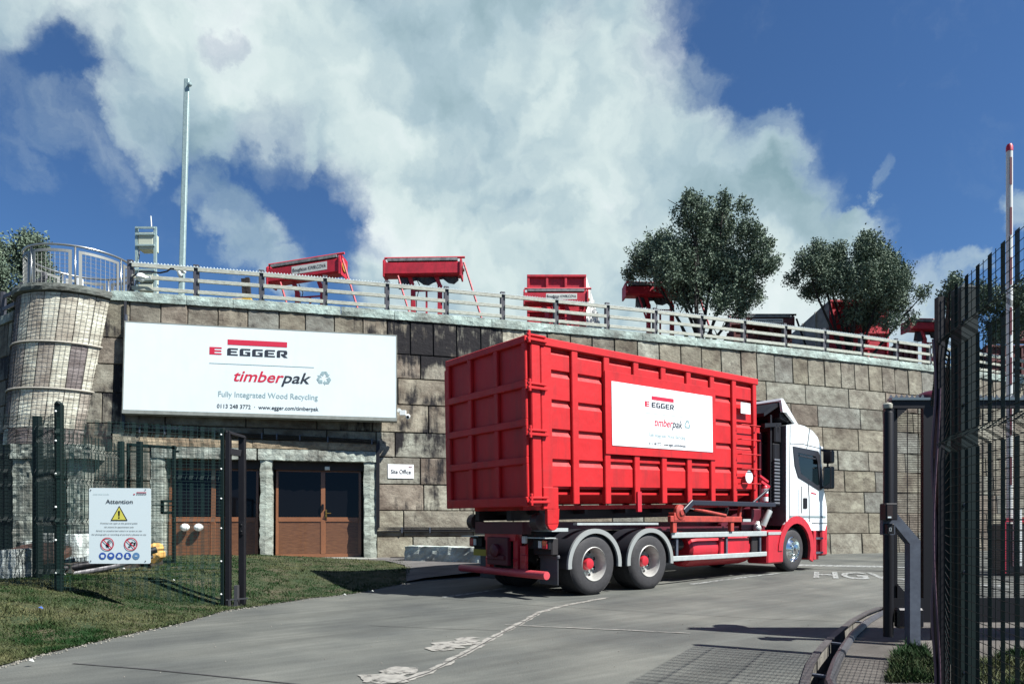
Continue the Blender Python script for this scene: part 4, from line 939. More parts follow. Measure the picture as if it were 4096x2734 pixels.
    for a, b in zip(side[1:7], side[2:7]): skin(c, a, b)
    skin(c, side[8], side[9]); skin(c, side[9], side[10]); skin(c, side[10], side[11])
    skin(c, (7.86, 1.1), (9.7, 1.12)); cab = mk(c, 'cab', M_white, smooth=True)
    c = MB(); skin(c, side[0], side[1]); mk(c, 'cab_back_wall', mat('back_wall_grey', (.075, .068, .078), .5, var=.2), cab)
    c = MB(); skin(c, side[6], side[7], .1, 2.4); skin(c, side[7], side[8], .1, 2.4); mk(c, 'windscreen', M_glass, cab)
    for k, y in enumerate((.0, 2.485)):
        inner = [(8.36, 2.86), (9.20, 2.82), (9.30, 2.70), (9.40, 2.12), (9.28, 2.10), (8.80, 2.26), (8.50, 2.36), (8.42, 2.55)]
        c = MB(); c.poly(win, (0, y+.004, 0), (1, 0, 0), (0, 0, 1), t=.012, back=.012, holes=(inner,)); c.bar((8.42, y, 2.80), (9.2, y, 2.76), .02, .04); ws = mk(c, 'window_surround', M_guard, cab)
        c = MB(); c.poly(inner, (0, y+.006, 0), (1, 0, 0), (0, 0, 1), t=.003, back=.003); mk(c, 'side_window', M_glass, cab)
    c = MB(); c.box(7.95, 8.45, .4, .9, 1.5, 2.6); c.box(8.0, 8.5, .45, .95, 1.5, 1.75); c.box(7.95, 8.45, 1.6, 2.1, 1.5, 2.6); c.box(9.2, 9.6, .2, 2.3, 1.3, 2.0); mk(c, 'cab_interior', M_dark, cab, bevel=.05)
    c = MB(); c.tube([(9.10, .45, 2.08), (9.05, .5, 2.2)], .02); c.tube([(9.05+.0*math.cos(a), .7+.2*math.cos(a), 2.1+.2*math.sin(a)) for a in np.linspace(0, 2*math.pi, 17)[:-1]], .015, 6, closed=True); mk(c, 'steering_wheel', M_black, cab)
    c = MB(); c.tube([(8.93, .004, 3.49), (8.83, .003, 3.1), (8.79, .003, 3.0)], .012, 6); mk(c, 'door_seam', mat('seam_grey', (.10, .13, .14), .6), cab); c = MB(); c.tube([(8.86, .004, 2.12), (8.90, .003, 1.8), (8.91, .003, 1.2)], .010, 6); mk(c, 'door_seam', M_guard, cab)
    c = MB(); c.box(8.02, 9.72, .0, .012, 1.30, 1.345); mk(c, 'grey_stripe', mat('stripe_grey', (.20, .26, .27), .5), cab)
    c = MB(); c.box(8.62, 8.80, -.012, .012, 1.52, 1.78); mk(c, 'door_handle', M_black, cab, bevel=.03)
    c = MB(); c.poly([(9.0, 1.93), (9.25, 1.90), (9.25, 1.875), (9.0, 1.90)], (0, .006, 0), (1, 0, 0), (0, 0, 1), t=.004, back=.002); mk(c, 'red_flash', M_signred, cab)
    for y_ in (.003,):
        c = MB(); c.tube([(8.02, y_, 3.5), (8.0, y_, 2.4), (7.99, y_, 1.25)], .008, 5); mk(c, 'door_seam', M_trim, cab)
        c = MB(); c.tube([(8.02, y_, 3.06), (8.6, y_, 3.09), (9.45, y_, 3.04)], .006, 5); mk(c, 'door_seam', M_trim, cab)
        c = MB(); c.tube([(9.04, y_, 1.17), (9.4, y_, 1.16), (9.79, y_, 1.17)], .007, 5); mk(c, 'door_seam', M_guard, cab)
    c = MB(); c.tube([(8.45, -.045, 1.4), (8.45, -.05, 2.05)], .012, 6); mk(c, 'grab_rail', M_guard, cab)
    c = MB(); c.box(9.62, 9.80, .02, .3, .72, .95); mk(c, 'headlight', M_lamp_w, cab, bevel=.03)
    c = MB(); c.box(9.34, 9.66, .03, 2.47, 3.02, 3.10); mk(c, 'sun_visor', M_white, cab, bevel=.02)
    c = MB(); c.box(9.2, 9.3, .02, .05, 3.18, 3.26); mk(c, 'roof_marker', M_black, cab); c = MB(); c.sphere((8.5, .25, 3.62), .06); mk(c, 'amber_beacon', M_amber, cab, smooth=True)
    # wheel arch, steps, bumper
    c = MB(); arch = [(8.31+.82*math.cos(R(a)), .52+.82*math.sin(R(a))) for a in (-22, 0, 18, 35, 48, 62, 76, 90, 104, 118, 132, 150, 170, 180)]
    inn = [(8.31+.64*math.cos(R(a)), .52+.64*math.sin(R(a))) for a in (180, 165, 150, 132, 118, 104, 90, 76, 62, 48, 35, 18, 0, -22)]
    for y in (-.0, 2.46): c = MB(); c.poly(arch+inn, (0, y+.02, 0), (1, 0, 0), (0, 0, 1), t=.03, back=.03); mk(c, 'wheel_arch', M_truckred)
    c = MB(); n = 14
    for i in range(n+1):
        a = R(-20+205*i/n); 
        for y in (.05, .55): c.v.append((8.31+.63*math.cos(a), y, .52+.63*math.sin(a)))
    for i in range(n): c.f.append((2*i, 2*i+1, 2*i+3, 2*i+2))
    mk(c, 'arch_liner', M_dark)
    c = MB(); c.box(9.55, 9.86, .02, 2.48, .34, 1.14); mk(c, 'front_bumper', M_truckred, bevel=.04)
    c = MB(); c.box(9.12, 9.25, .0, .35, .25, .98); c.box(9.25, 9.56, .10, .35, .25, .98); sp_ = mk(c, 'step_well', M_truckred, bevel=.015)
    for z in (.40, .76): c = MB(); c.box(9.22, 9.58, -.005, .3, z, z+.05); mk(c, 'step_tread', M_galvd, sp_)
    # mirrors
    c = MB(); c.box(9.50, 9.70, -.24, -.03, 2.02, 2.58); c.box(9.52, 9.70, -.24, -.02, 2.66, 2.98); c.bar((9.50, .03, 3.0), (9.60, -.12, 2.96), .05); c.bar((9.56, .03, 2.06), (9.60, -.12, 2.08), .05); c.bar((9.58, -.12, 2.0), (9.58, -.12, 3.0), .05)
    mi = mk(c, 'mirror', M_black, bevel=.03)
    c = MB(); c.box(9.492, 9.499, -.22, -.05, 2.05, 2.55); mk(c, 'mirror_glass', mat('mirror_glass', (.5, .52, .5), .03, 1), mi)
    return T
truck = build_truck()

# logo drawing -------------------------------------------------------
def logo_letters(parent, o, ex, ey, w, h, m, local=False, gap=.17):
    """wide block capitals E G G E R in a strip of width w, height h"""
    o, ex, ey = Vector(o), Vector(ex), Vector(ey); n = 5; lw = w/(n+(n-1)*gap)
    E = [[(0, 0), (1, 0), (1, .2), (.34, .2), (.34, .41), (.9, .41), (.9, .6), (.34, .6), (.34, .8), (1, .8), (1, 1), (.18, 1), (.06, .94), (0, .82)]]
    Gl = [[(0, 0), (1, 0), (1, .58), (.52, .58), (.52, .42), (.70, .42), (.70, .2), (.34, .2), (.34, .8), (1, .8), (1, 1), (.18, 1), (.06, .94), (0, .82)]]
    Rl = [[(0, 0), (.32, 0), (.32, .8), (.62, .8), (.68, .76), (.68, .58), (.62, .52), (.40, .52), (.40, .33), (.70, 0), (1.06, 0), (.74, .36), (.9, .40), (1, .5), (1, .84), (.9, 1), (.18, 1), (.06, .94), (0, .82)]]
    b = MB()
    for i, L_ in enumerate((E, Gl, Gl, E, Rl)):
        x0 = i*lw*(1+gap)
        for pl in L_: b.poly([(x0+x*lw, y*h) for x, y in pl], o, ex, ey, t=.0)
    return b.build('logo_lettering', m, parent, local=local)
def recycle(parent, o, ex, ey, r, m, local=False):
    b = MB()
    for k in range(3):
        a = R(120*k); ca, sa = math.cos(a), math.sin(a)
        for pl in ([(-.34, .30), (-.62, .78), (-.30, .96), (.22, .96), (.42, .62), (.10, .62)], ):
            pass
        segs = [[(-.52, .52), (-.30, .92), (.24, .92), (.02, .52), (-.10, .30), (-.22, .36)], [(.08, .92), (.34, .92), (.58, .50), (.76, .60), (.58, .20), (.16, .22), (.34, .34), (.10, .66)]]
        for pl in segs: b.poly([((x*ca-y*sa)*r, (x*sa+y*ca)*r) for x, y in pl], o, ex, ey)
    return b.build('recycling_symbol', m, parent, local=local)
def board_print(parent, o, ex, ey, Wd, Ht, ez, local=False, muted=False):
    """prints in board coordinates measured as fractions of the board (from its top left)"""
    o, ex, ey = Vector(o), Vector(ex), Vector(ey); P = lambda u, v: o+ex*(u*Wd)-ey*(v*Ht)+Vector(ez)*.006
    b = MB(); b.poly([(0, 0), (.219*Wd, 0), (.219*Wd, .0625*Ht), (0, .0625*Ht)], P(.362, .205), ex, ey); b.build('logo_bar', M_signred, parent, local=local)
    b = MB(); e_ = [(0, 0), (1, 0), (1, .2), (.42, .2), (.42, .4), (.98, .4), (.98, .6), (.42, .6), (.42, .8), (1, .8), (1, 1), (0, 1)]
    b.poly([(x*.044*Wd, y*.088*Ht) for x, y in e_], P(.297, .328), ex, ey); b.build('logo_mark', M_signred, parent, local=local)
    logo_letters(parent, P(.361, .330), ex, ey, .221*Wd, .086*Ht, M_signdark, local)
    b = MB(); b.poly([(0, 0), (.386*Wd, 0), (.386*Wd, .006*Ht), (0, .006*Ht)], P(.297, .434), ex, ey); b.build('thin_rule', M_signgrey, parent, local=local)
    text('timber', P(.387, .628), ex, ey, .128*Ht, .184*Wd, M_signred, parent, shear=.30, bold=.016, left=True, local=local, t=.0)
    text('pak', P(.560, .628), ex, ey, .128*Ht, .112*Wd, M_signdark, parent, shear=.30, bold=.016, left=True, local=local, t=.0)
    recycle(parent, P(.721, .555), ex, ey, .088*Ht, M_signgrey, local)
    text('Fully Integrated Wood Recycling', P(.515, .815), ex, ey, .064*Ht, .367*Wd, M_signgrey, parent, bold=.008, local=local, t=.0)
    text('0113 248 3772  \u00b7  www.egger.com/timberpak', P(.5145, .948), ex, ey, .046*Ht, .374*Wd, M_signdark, parent, bold=.012, local=local, t=.0)

# ------------------------------------------------------------------ container
def build_container():
    tilt = Matrix.Rotation(R(-1.25), 4, 'Y'); base = Matrix.Translation(NC+Vector((0, 0, 1.45))) 
    C = thing('roll_off_container', 'big ribbed red roll-off container riding on the hooklift lorry', 'container', NC+Vector((0, 0, 1.45)), TM @ tilt)
    mk = lambda mb, name, m, parent=C, **k: mb.build(name, m, parent, local=True, **k)
    L_, Wd, H = 6.69, 2.5, 2.81; ribs = [1.0+.795*i for i in range(8)]; rz0 = .04
    # shell (open top) just inside the panels
    s = MB()
    for y0, y1 in ((.09, .11), (2.39, 2.41)): s.box(.08, L_-.05, y0, y1, .30, H-.05)
    s.box(.08, L_-.05, .11, 2.39, .20, .24); s.box(L_-.07, L_-.05, .11, 2.39, .24, H-.05); mk(s, 'shell', M_redd)
    s = MB()   # angled hip below the panels
    for sgn in (0, 1):
        y = (lambda v: v) if sgn == 0 else (lambda v: Wd-v)
        s.add([(.5, y(.10), .32), (L_-.06, y(.10), .32), (L_-.06, y(.62), .05), (.5, y(.62), .05)], [(0, 1, 2, 3) if sgn else (3, 2, 1, 0)])
    s.box(.3, L_-.3, .62, Wd-.42, -.06, .02); mk(s, 'sloped_skirt', M_redd)
    rows = [(.31, .775), (.775, 1.285), (1.285, 1.78), (1.78, 2.28), (2.28, 2.66)]
    cols = [(.46, 1.0-.09)]+[(a+.09, b-.09) for a, b in zip(ribs, ribs[1:])]
    plate = (1.72, 5.07, .93, 2.42)
    def panel(c, x0, x1, z0, z1, y, sgn):
        g = .022; z1 -= .0; a, b = z0+g, z1-g; t = .045; dy = -sgn
        yb, yf = y, y+dy*t*1.0
        vs = [(x0, yb, a), (x1, yb, a), (x1, yb, b), (x0, yb, b), (x0+.03, yf, a+.008), (x1-.03, yf, a+.008), (x1-.03, yf, b-.075), (x0+.03, yf, b-.075)]
        fs = [(4, 5, 6, 7), (0, 1, 5, 4), (1, 2, 6, 5), (2, 3, 7, 6), (3, 0, 4, 7)]
        if sgn < 0: fs = [f[::-1] for f in fs]
        c.add(vs, fs)
    for sgn, y in ((1, .085), (-1, 2.415)):
        c = MB()
        for ci, (x0, x1) in enumerate(cols):
            for (z0, z1) in rows:
                if sgn > 0 and 2 <= ci <= 5 and z1 > plate[2] and z0 < plate[3]:
                    if z0 < plate[2]-.1 and False: continue
                    if z0 < plate[2] < z1: z1 = plate[2]+.02; 
                    elif z0 < plate[3] < z1: z0 = plate[3]-.02
                    else: continue
                panel(c, x0-.02, x1+.02, z0, z1, y, sgn)
        mk(c, 'side_panels', M_red)
    for sgn, ya, yb in ((1, -.0, .10), (-1, 2.40, 2.5)):
        for i, x in enumerate(ribs):
            c = MB(); w = .075 if i < 7 else .07; c.box(x-w, x+w, ya, yb, .03, H-.12)
            mk(c, 'rib', M_red, bevel=.012)
        c = MB(); c.box(.0, L_, ya-.015, yb+.01, H-.14, H); mk(c, 'top_rail', M_red, bevel=.015)
        c = MB(); c.box(.0, .20, ya-.01, yb+.1, .0, H-.14); c.box(.22, .46, ya+.005, yb, .30, H-.14); mk(c, 'corner_post', M_red, bevel=.015)
    # logo plate
    c = MB(); c.box(1.72, 5.05, -.022, -.004, .93, 2.43); mk(c, 'backing_plate', M_red, bevel=.004)
    c = MB(); c.box(1.88, 4.92, -.032, -.0225, 1.09, 2.25); sg = mk(c, 'company_sign', mat('sign_bright', (.80, .84, .86), .4), bevel=.002)
    board_print(sg, (1.88, -.033, 2.25), (1, 0, 0), (0, 0, 1), 3.04, 1.16, (0, -.3, 0), local=True)
    c = MB(); c.box(5.93, 6.30, -.052, -.046, 2.0-.02, 2.0+.22); mk(c, 'small_notice', M_white)
    c = MB(); c.lathe([(.001, 0), (.14, 0), (.14, .006), (.001, .006)], (6.22, -.046, .60), (0, -1, 0), 28, caps=False); mk(c, 'round_notice', M_white)
    for i in range(5):
        z = .45+i*.32; c = MB(); c.tube([(5.86, -.01, z), (5.86, -.10, z), (6.60, -.10, z), (6.60, -.01, z)], .012, 6); mk(c, 'ladder_rung', M_red)
    # rear door
    c = MB(); c.box(-.0, .03, .12, 2.38, .15, H-.05); dr = mk(c, 'rear_door', M_redd)
    hz = [(-.0, .16), (.70, .83), (1.32, 1.45), (1.96, 2.09), (H-.12, H)]
    c = MB()
    for a, b in hz: c.box(-.075 if a > 0 else -.09, .0, .06, 2.44, a, b)
    mk(c, 'door_rails', M_redd, dr, bevel=.012)
    c = MB()
    zz = [(.16, .70), (.83, 1.32), (1.45, 1.96), (2.09, H-.12)]
    for y in (.06, .83, 1.62, 2.34):
        c = MB()
        for a, b in zz: c.box(-.07, .0, y, y+.11, a-.01, b+.01)
        mk(c, 'door_stile', M_redd, dr, bevel=.012)
    for z in (.05, 1.16, 1.92, H-.10):
        c = MB(); c.box(-.10, .32, -.055, .0, z, z+.045); c.box(-.10, .30, -.05, .0, z+.075, z+.11); c.tube([(-.06, -.03, z-.04), (-.06, -.03, z+.16)], .03, 10); mk(c, 'hinge', M_red, bevel=.006)
    # understructure
    c = MB()
    for y in (.72, 1.66): c.box(.1, L_-.1, y, y+.12, -.24, -.06)
    for x in (.5, 1.6, 2.7, 3.8, 4.9, 6.0): c.box(x, x+.08, .42, 2.08, -.14, -.062)
    mk(c, 'runner', M_dark)
    c = MB(); c.box(.22, .56, -.012, .08, -.05, .32); c.box(.30, .56, -.012, .06, -.30, -.05); c.lathe([(.13, 0), (.13, .05)], (.43, .045, -.28), (0, -1, 0), 20); mk(c, 'roller_bracket', M_red, bevel=.01)
    for y in (.22, 2.1): c = MB(); c.lathe([(.06, -.02), (.15, 0), (.15, .16), (.06, .18)], (.38, y+.16, -.26), (0, -1, 0), 22); mk(c, 'roller', mat('roller_dark', (.05, .035, .035), .5), smooth=True)
    c = MB(); c.box(2.55, 2.66, -.03, .02, -.12, .26); mk(c, 'latch_tab', M_truckred)
    c = MB(); c.box(L_-.05, L_+.06, .9, 1.6, 1.2, 1.9); c.box(L_-.06, L_+.05, .0, .92, 1.6, 1.72); c.tube([(L_+.05, .85, 1.6), (L_+.12, 1.25, 1.62), (L_+.05, 1.65, 1.6)], .03); mk(c, 'lifting_hook_bar', M_red)
    c = MB(); c.box(.02, L_, .02, 2.48, H-.03, H-.012); 
    c = MB(); c.box(.0, .10, .05, 2.45, H-.10, H-.02); mk(c, 'cross_head', M_red)
    return C
build_container()

# ------------------------------------------------------------------ billboard
def frame_from(TLp, TRp, BLp):
    ex = (TRp-TLp); Wd = ex.length; ex = ex.normalized(); ey = (TLp-BLp); ey = (ey-ex*ey.dot(ex)); Ht = ey.length; ey.normalize(); return ex, ey, Wd, Ht
a = W(125.6, 321.5, 18.72); b_ = W(396, 335.6, 20.1); c_ = W(122.9, 409, 18.55)
ex, ey, Wd, Ht = frame_from(a, b_, c_); ez = ex.cross(ey).normalized()
mb = MB(); mb.poly([(0, 0), (Wd, 0), (Wd, -Ht), (0, -Ht)], a, ex, ey, t=0, back=.05)
bb = tag(mb.build('billboard', M_sign), 'long white company sign with red and black logo fixed to the stone wall', 'sign')
mb = MB()
for (x0, x1, y0, y1) in ((-.03, Wd+.03, .0, .03), (-.03, Wd+.03, -Ht-.10, -Ht), (-.03, 0, -Ht, 0), (Wd, Wd+.03, -Ht, 0)):
    mb.poly([(x0, y0), (x1, y0), (x1, y1), (x0, y1)], a, ex, ey, t=.004, back=.26)
mb.build('sign_frame', mat('sign_case', (.20, .22, .20), .6, var=.2), bb)
board_print(bb, a, ex, ey, Wd, Ht, ez)

# site office sign
s0, s1 = P1.s_of_px(387.9, 2.7, .06), P1.s_of_px(413.7, 2.7, .06); A, Bp = P1.pt(s0, 2.92, .06), P1.pt(s1, 2.92, .06); Cc = P1.pt(s0, 2.50, .06)
ex2, ey2, w2, h2 = frame_from(A, Bp, Cc); mb = MB(); mb.poly([(0, 0), (w2, 0), (w2, -h2), (0, -h2)], A, ex2, ey2, t=.0, back=.02)
so_ = tag(mb.build('office_sign', mat('office_white', (.88, .92, .92), .35)), 'small white Site Office sign on the wall beside the right door', 'sign')
text('Site Office', A+ex2*(w2*.5)-ey2*(h2*.68)+ex2.cross(ey2)*.003, ex2, ey2, h2*.30, w2*.78, M_signdark, so_, bold=.02, t=.002)
z_ = ex2.cross(ey2)
mb = MB(); mb.poly([(w2*.8, -h2*.16), (w2*.93, -h2*.16), (w2*.93, -h2*.13), (w2*.8, -h2*.13)], A+z_*.004, ex2, ey2); mb.build('logo_bar', M_signred, so_)
logo_letters(so_, A+ex2*(w2*.80)-ey2*(h2*.24)+z_*.004, ex2, ey2, w2*.13, h2*.06, M_signdark)

# ------------------------------------------------------------------ parapet railing
def railing():
    t = thing('parapet_railing', 'long three-rail fence with dark posts along the top of the curved wall', 'railing', P1.pt(10, 7.6))
    S = [P1.s_of_px(x, ZC, -.07-.45*0) for x, _ in posts_px]; d = S[-1]-S[-2]
    off = lambda z: -.07-.45*(7.33-z)/7.33-.12
    while S[-1]+d < P1.len: S.append(S[-1]+d)
    for s in S:
        a, b = P1.pt(s, 7.58, off(7.58)), P1.pt(s, 8.56, off(8.56)); p, n = P1.at(s)
        mb = MB(); mb.bar(a, b, .15, .13, up=(n.x, n.y, 0)); mb.build('post', M_post, t, bevel=.008)
    for zr in (8.40, 8.08, 7.76):
        for sa_, sb_ in zip(S, S[1:]):
            a, b = P1.pt(sa_, zr, off(zr)+.085), P1.pt(sb_, zr, off(zr)+.085); dd = (b-a).normalized()*.055
            mb = MB(); mb.bar(a+dd, b-dd, .05, .105); mb.build('rail', M_rail, t, bevel=.006)
    mb = MB()
    for sa_, sb_ in zip(S, S[1:]):
        a, b = P1.pt(sa_, 8.462, off(8.4)+.07), P1.pt(sb_, 8.462, off(8.4)+.07); mb.bar(a, b, .09, .014)
        n = int((b-a).length/.085)
        for i in range(n): q = a.lerp(b, (i+.5)/n); mb.bar(q+Vector((0, 0, .0)), q+Vector((0, 0, .045)), .010, .05)
    mb.build('bird_spike_strip', mat('pale_spikes', (.55, .63, .64), .5), t)
    return t
railing()
# railing of the shaded side wall
t = thing('side_railing', 'short dark post and rail fence at the far left behind the balcony', 'railing', P0.pt(6, 7.6))
for s in (P0.len-.6, P0.len-2.1, P0.len-3.6, P0.len-5.2):
    a = P0.pt(s, 7.58, -.2); mb = MB(); mb.bar(a, a+Vector((0, 0, .98)), .12); mb.build('post', M_post, t, bevel=.008)
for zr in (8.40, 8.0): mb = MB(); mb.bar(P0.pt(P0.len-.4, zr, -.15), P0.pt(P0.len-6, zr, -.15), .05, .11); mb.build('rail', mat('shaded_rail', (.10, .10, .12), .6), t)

# round balcony railing
def balcony():
    cx, cy, r = -12.85, 20.35, 1.4; t = thing('balcony_railing', 'round stainless steel balcony rail with mesh infill panels on top of the turret', 'railing', (cx, cy, 7.55))
    pt = lambda a, z, rr=r: Vector((cx+rr*math.sin(a), cy-rr*math.cos(a), z))
    mb = MB(); mb.tube([pt(2*math.pi*i/64, 8.90) for i in range(64)], .032, 8, closed=True); mb.build('handrail', M_steel, t, smooth='all')
    angs = [R(-57+35.0*k) for k in (0, 1, 2, 3)]
    A = [R(x) for x in (-78, -24, 27, 78, 130, 180, 232)]
    for a in A: mb = MB(); mb.tube([pt(a, 7.5), pt(a, 8.87)], .024, 8); mb.build('baluster', M_steel, t, smooth='all')
    for a, b in zip(A, A[1:]+[A[0]+2*math.pi]):
        g = R(5); a_, b__ = a+g, b-g; n = 10; mb = MB()
        for z0, z1 in ((8.70, 8.78), (7.60, 7.68)):
            for i in range(n): p, q = pt(a_+(b__-a_)*i/n, (z0+z1)/2), pt(a_+(b__-a_)*(i+1)/n, (z0+z1)/2); mb.bar(p, q, .02, z1-z0)
        for e in (a_, b__): p = pt(e, 7.6); mb.bar(p, pt(e, 8.78), .08, .02, up=(math.sin(e), -math.cos(e), 0))
        pf = mb.build('infill_frame', M_steelf, t)
        mb = MB()
        m_ = max(3, int((b__-a_)*r/.115))
        for i in range(1, m_): e = a_+(b__-a_)*i/m_; mb.tube([pt(e, 7.66), pt(e, 8.72)], .0055, 4, cap=False)
        for j in range(1, 9): mb.tube([pt(a_+(b__-a_)*i/n, 7.66+1.06*j/9) for i in range(n+1)], .0055, 4, cap=False)
        mb.build('infill_mesh', M_steelf, pf)
    return t
balcony()
mb = MB(); p = W(79.5, 293, 20.9); mb.lathe([(.11, 0), (.11, 1.05), (.10, 1.07), (0.001, 1.07)], (p.x, p.y, 7.3+.25), (0, 0, 1), 24); mb.build('steel_cylinder', mat('pale_steel', (.70, .74, .74), .35, .3), None, smooth=True, label='bright steel cylinder standing inside the round balcony', category='bollard')

# tall pole
p0, p1 = W(180.6, 297, 21.6), W(187.3, 79, 21.6); p0.z = 7.3
mb = MB(); mb.bar(p0, p1, .165, .12, up=(0, 1, 0)); po = tag(mb.build('mast', M_galv, bevel=.02), 'tall galvanised square mast rising above the wall', 'pole')
mb = MB(); mb.tube([p1+Vector((.05, -.03, -.2)), p1+Vector((.14, -.06, -.18))], .012); mb.lathe([(.02, 0), (.07, .02), (.07, .06), (.02, .08)], p1+Vector((.12, -.05, -.22)), (0, -1, 0), 12); mb.build('pulley', M_galv, po)
mb = MB(); q = W(183, 272, 21.5); mb.box(q.x-.12, q.x+.1, q.y-.22, q.y, q.z-.04, q.z+.06); mb.sphere((q.x-.02, q.y-.15, q.z-.08), .08, sc=(1, 1, 1.6)); mb.build('mast_floodlight', M_plastic, po, bevel=.01)
# equipment frame
def equip():
    Y = 20.9; t = thing('equipment_frame', 'galvanised frame carrying cream electrical cabinets and an aerial', 'equipment', W(146, 292, Y))
    f = MB(); zt = W(0, 226.5, Y).z
    for px in (136.8, 155.3): x = (px-512)/FP*Y; f.bar((x, Y, 7.3), (x, Y, zt), .08, .06)
    xa, xb = (136.8-512)/FP*Y, (155.3-512)/FP*Y
    for py in (228, 234.5, 245.5, 270, 279.8): z = W(0, py, Y).z; f.bar((xa, Y-.045, z), (xb, Y-.045, z), .05, .05)
    f.build('frame', M_galv, t)
    for (ya, yb) in ((232, 249.5), (271, 282), (283, 291)):
        z1, z0 = W(0, ya, Y).z, W(0, yb, Y).z; c = MB(); c.box(xa+.05, xb-.05, Y-.03, Y+.32, z0, z1); c.build('cabinet', M_cabinet, t, bevel=.02)
    c = MB(); x = (151.5-512)/FP*Y; c.tube([(x, Y, zt), (x-.02, Y, zt+.33)], .016, 6); c.build('aerial', M_plastic, t)
    c = MB(); c.tube([W(139.5, 250, Y), W(139.4, 254, Y-.05), W(138.8, 259, Y-.05)], .014, 6); c.tube([W(137, 279, Y-.1), W(134, 290, Y-.12), W(136, 296, Y-.1), W(150, 296.5, Y-.1)], .014, 6); c.build('cable_tail', M_cable, t)
equip()
mb = MB(); q = P1.pt(P1.s_of_px(141, 8.0, .1), 8.02, .1); mb.lathe([(.01, .10), (.09, .09), (.13, .02), (.13, -.02), (.09, -.05), (.085, -.08), (.05, -.12), (.01, -.13)], q, (0, 0, 1), 20, caps=False); mb.tube([q+Vector((.05, .05, 0)), q+Vector((.22, .1, .02))], .05, 8)
mb.build('dome_camera', M_plastic, None, smooth=True, label='white dome camera clipped to the parapet rail beside the equipment frame', category='camera')
# loose cable on railing
pts = [(131, 296), (130, 284), (133, 276), (140, 271.4), (150, 271.5), (160, 272.5), (167, 271), (171, 268), (174, 268.5)]
mb = MB(); mb.tube([Vector(W(x, y, 19.1)) for x, y in pts], .022, 6); mb.build('slack_cable', M_cable, None, label='black cable looped over the top rail at the left end', category='cable')
mb = MB(); mb.tube([W(107, 301, 19.05), W(112, 299, 19.05), W(119, 296, 19.0), (W(125, 292, 19.0)), W(129, 295, 19.0), W(132, 297, 19.05)], .014, 6); mb.build('slack_cable', M_cable, None, label='thin cable sagging between the turret and the first railing post', category='cable')
# conduit on wall
def conduit(name, pxs, off, r, label):
    pts = []
    for (a, b) in zip(pxs, pxs[1:]):
        n = max(1, int(abs(b[0]-a[0])/12))
        for i in range(n):
            x = a[0]+(b[0]-a[0])*i/n; z = a[1]+(b[1]-a[1])*i/n; pts.append(P1.pt(P1.s_of_px(x, z, off), z, off))
    pts.append(P1.pt(P1.s_of_px(pxs[-1][0], pxs[-1][1], off), pxs[-1][1], off))
    mb = MB(); mb.tube(pts, r, 6); return mb.build(name, M_cable, None, label=label, category='cable')
for k, dz in enumerate((0, -.05, -.10)):
    conduit('wall_conduit', [(124.5+k*.8, 7.3), (122.3+k*.9, 3.78+dz), (371+k*1.2*0, 3.62+dz), (379-k*1.1, 3.60+dz), (379-k*1.1, 1.02+dz), (560, 1.0+dz)], .10, .020, 'black cable run beside the company sign and over the doors, %s strand' % ('top', 'middle', 'bottom')[k])
mb = MB()
for px, z in ((140, 3.78), (165, 3.76), (215, 3.72), (262, 3.70), (277, 3.69), (300, 3.68), (328, 3.65), (372, 3.62), (402, 1.0), (430, 1.0), (126, 6.9), (124, 5.4)):
    c = P1.pt(P1.s_of_px(px, z, .1), z-.05, .10); mb.box(c.x-.018, c.x+.018, c.y-.03, c.y+.05, c.z-.085, c.z+.085)
mb.build('conduit_clip', M_galvd, None, label='white clips holding the black cable run along the stone wall', category='clip', kind='stuff')
# bullet camera by the sign
mb = MB(); q = W(399, 410.5, 20.05); mb.lathe([(.05, 0), (.06, .02), (.06, .1)], q+Vector((0, .1, .02)), (0, -1, 0), 14); mb.box(q.x+.03, q.x+.2, q.y-.05, q.y+.1, q.z-.12, q.z+.02)
mb.lathe([(.04, 0), (.065, .03), (.065, .24), (.05, .25)], q+Vector((.25, .12, -.13)), (.12, -1, -.25), 16); cm = mb.build('bullet_camera', M_plastic, None, smooth=True, label='small white bullet camera at the lower right corner of the company sign', category='camera')
mb = MB(); mb.lathe([(.001, 0), (.04, 0), (.04, .006), (.001, .006)], q+Vector((.25, .12, -.13))+Vector((.12, -1, -.25)).normalized()*.25, (.12, -1, -.25), 12, caps=False); mb.build('lens', M_wglass, cm)
# white balls of unknown use on the door panels
for px, w_ in ((184.7, 'left'), (198.4, 'right')):
    c = P1.pt(P1.s_of_px(px, 1.04, -.2), 1.04, -.22); mb = MB(); mb.sphere(c, .125, 20, 14, sc=(1, 1, .85)); mb.tube([c, c+Vector((0, .14, 0))], .03, 8)
    mb.build('white_ball', M_plastic, None, smooth='all', label='white ball on the wooden panel behind the fence, %s of the two' % w_, category='light', group='white balls on the left door panel')
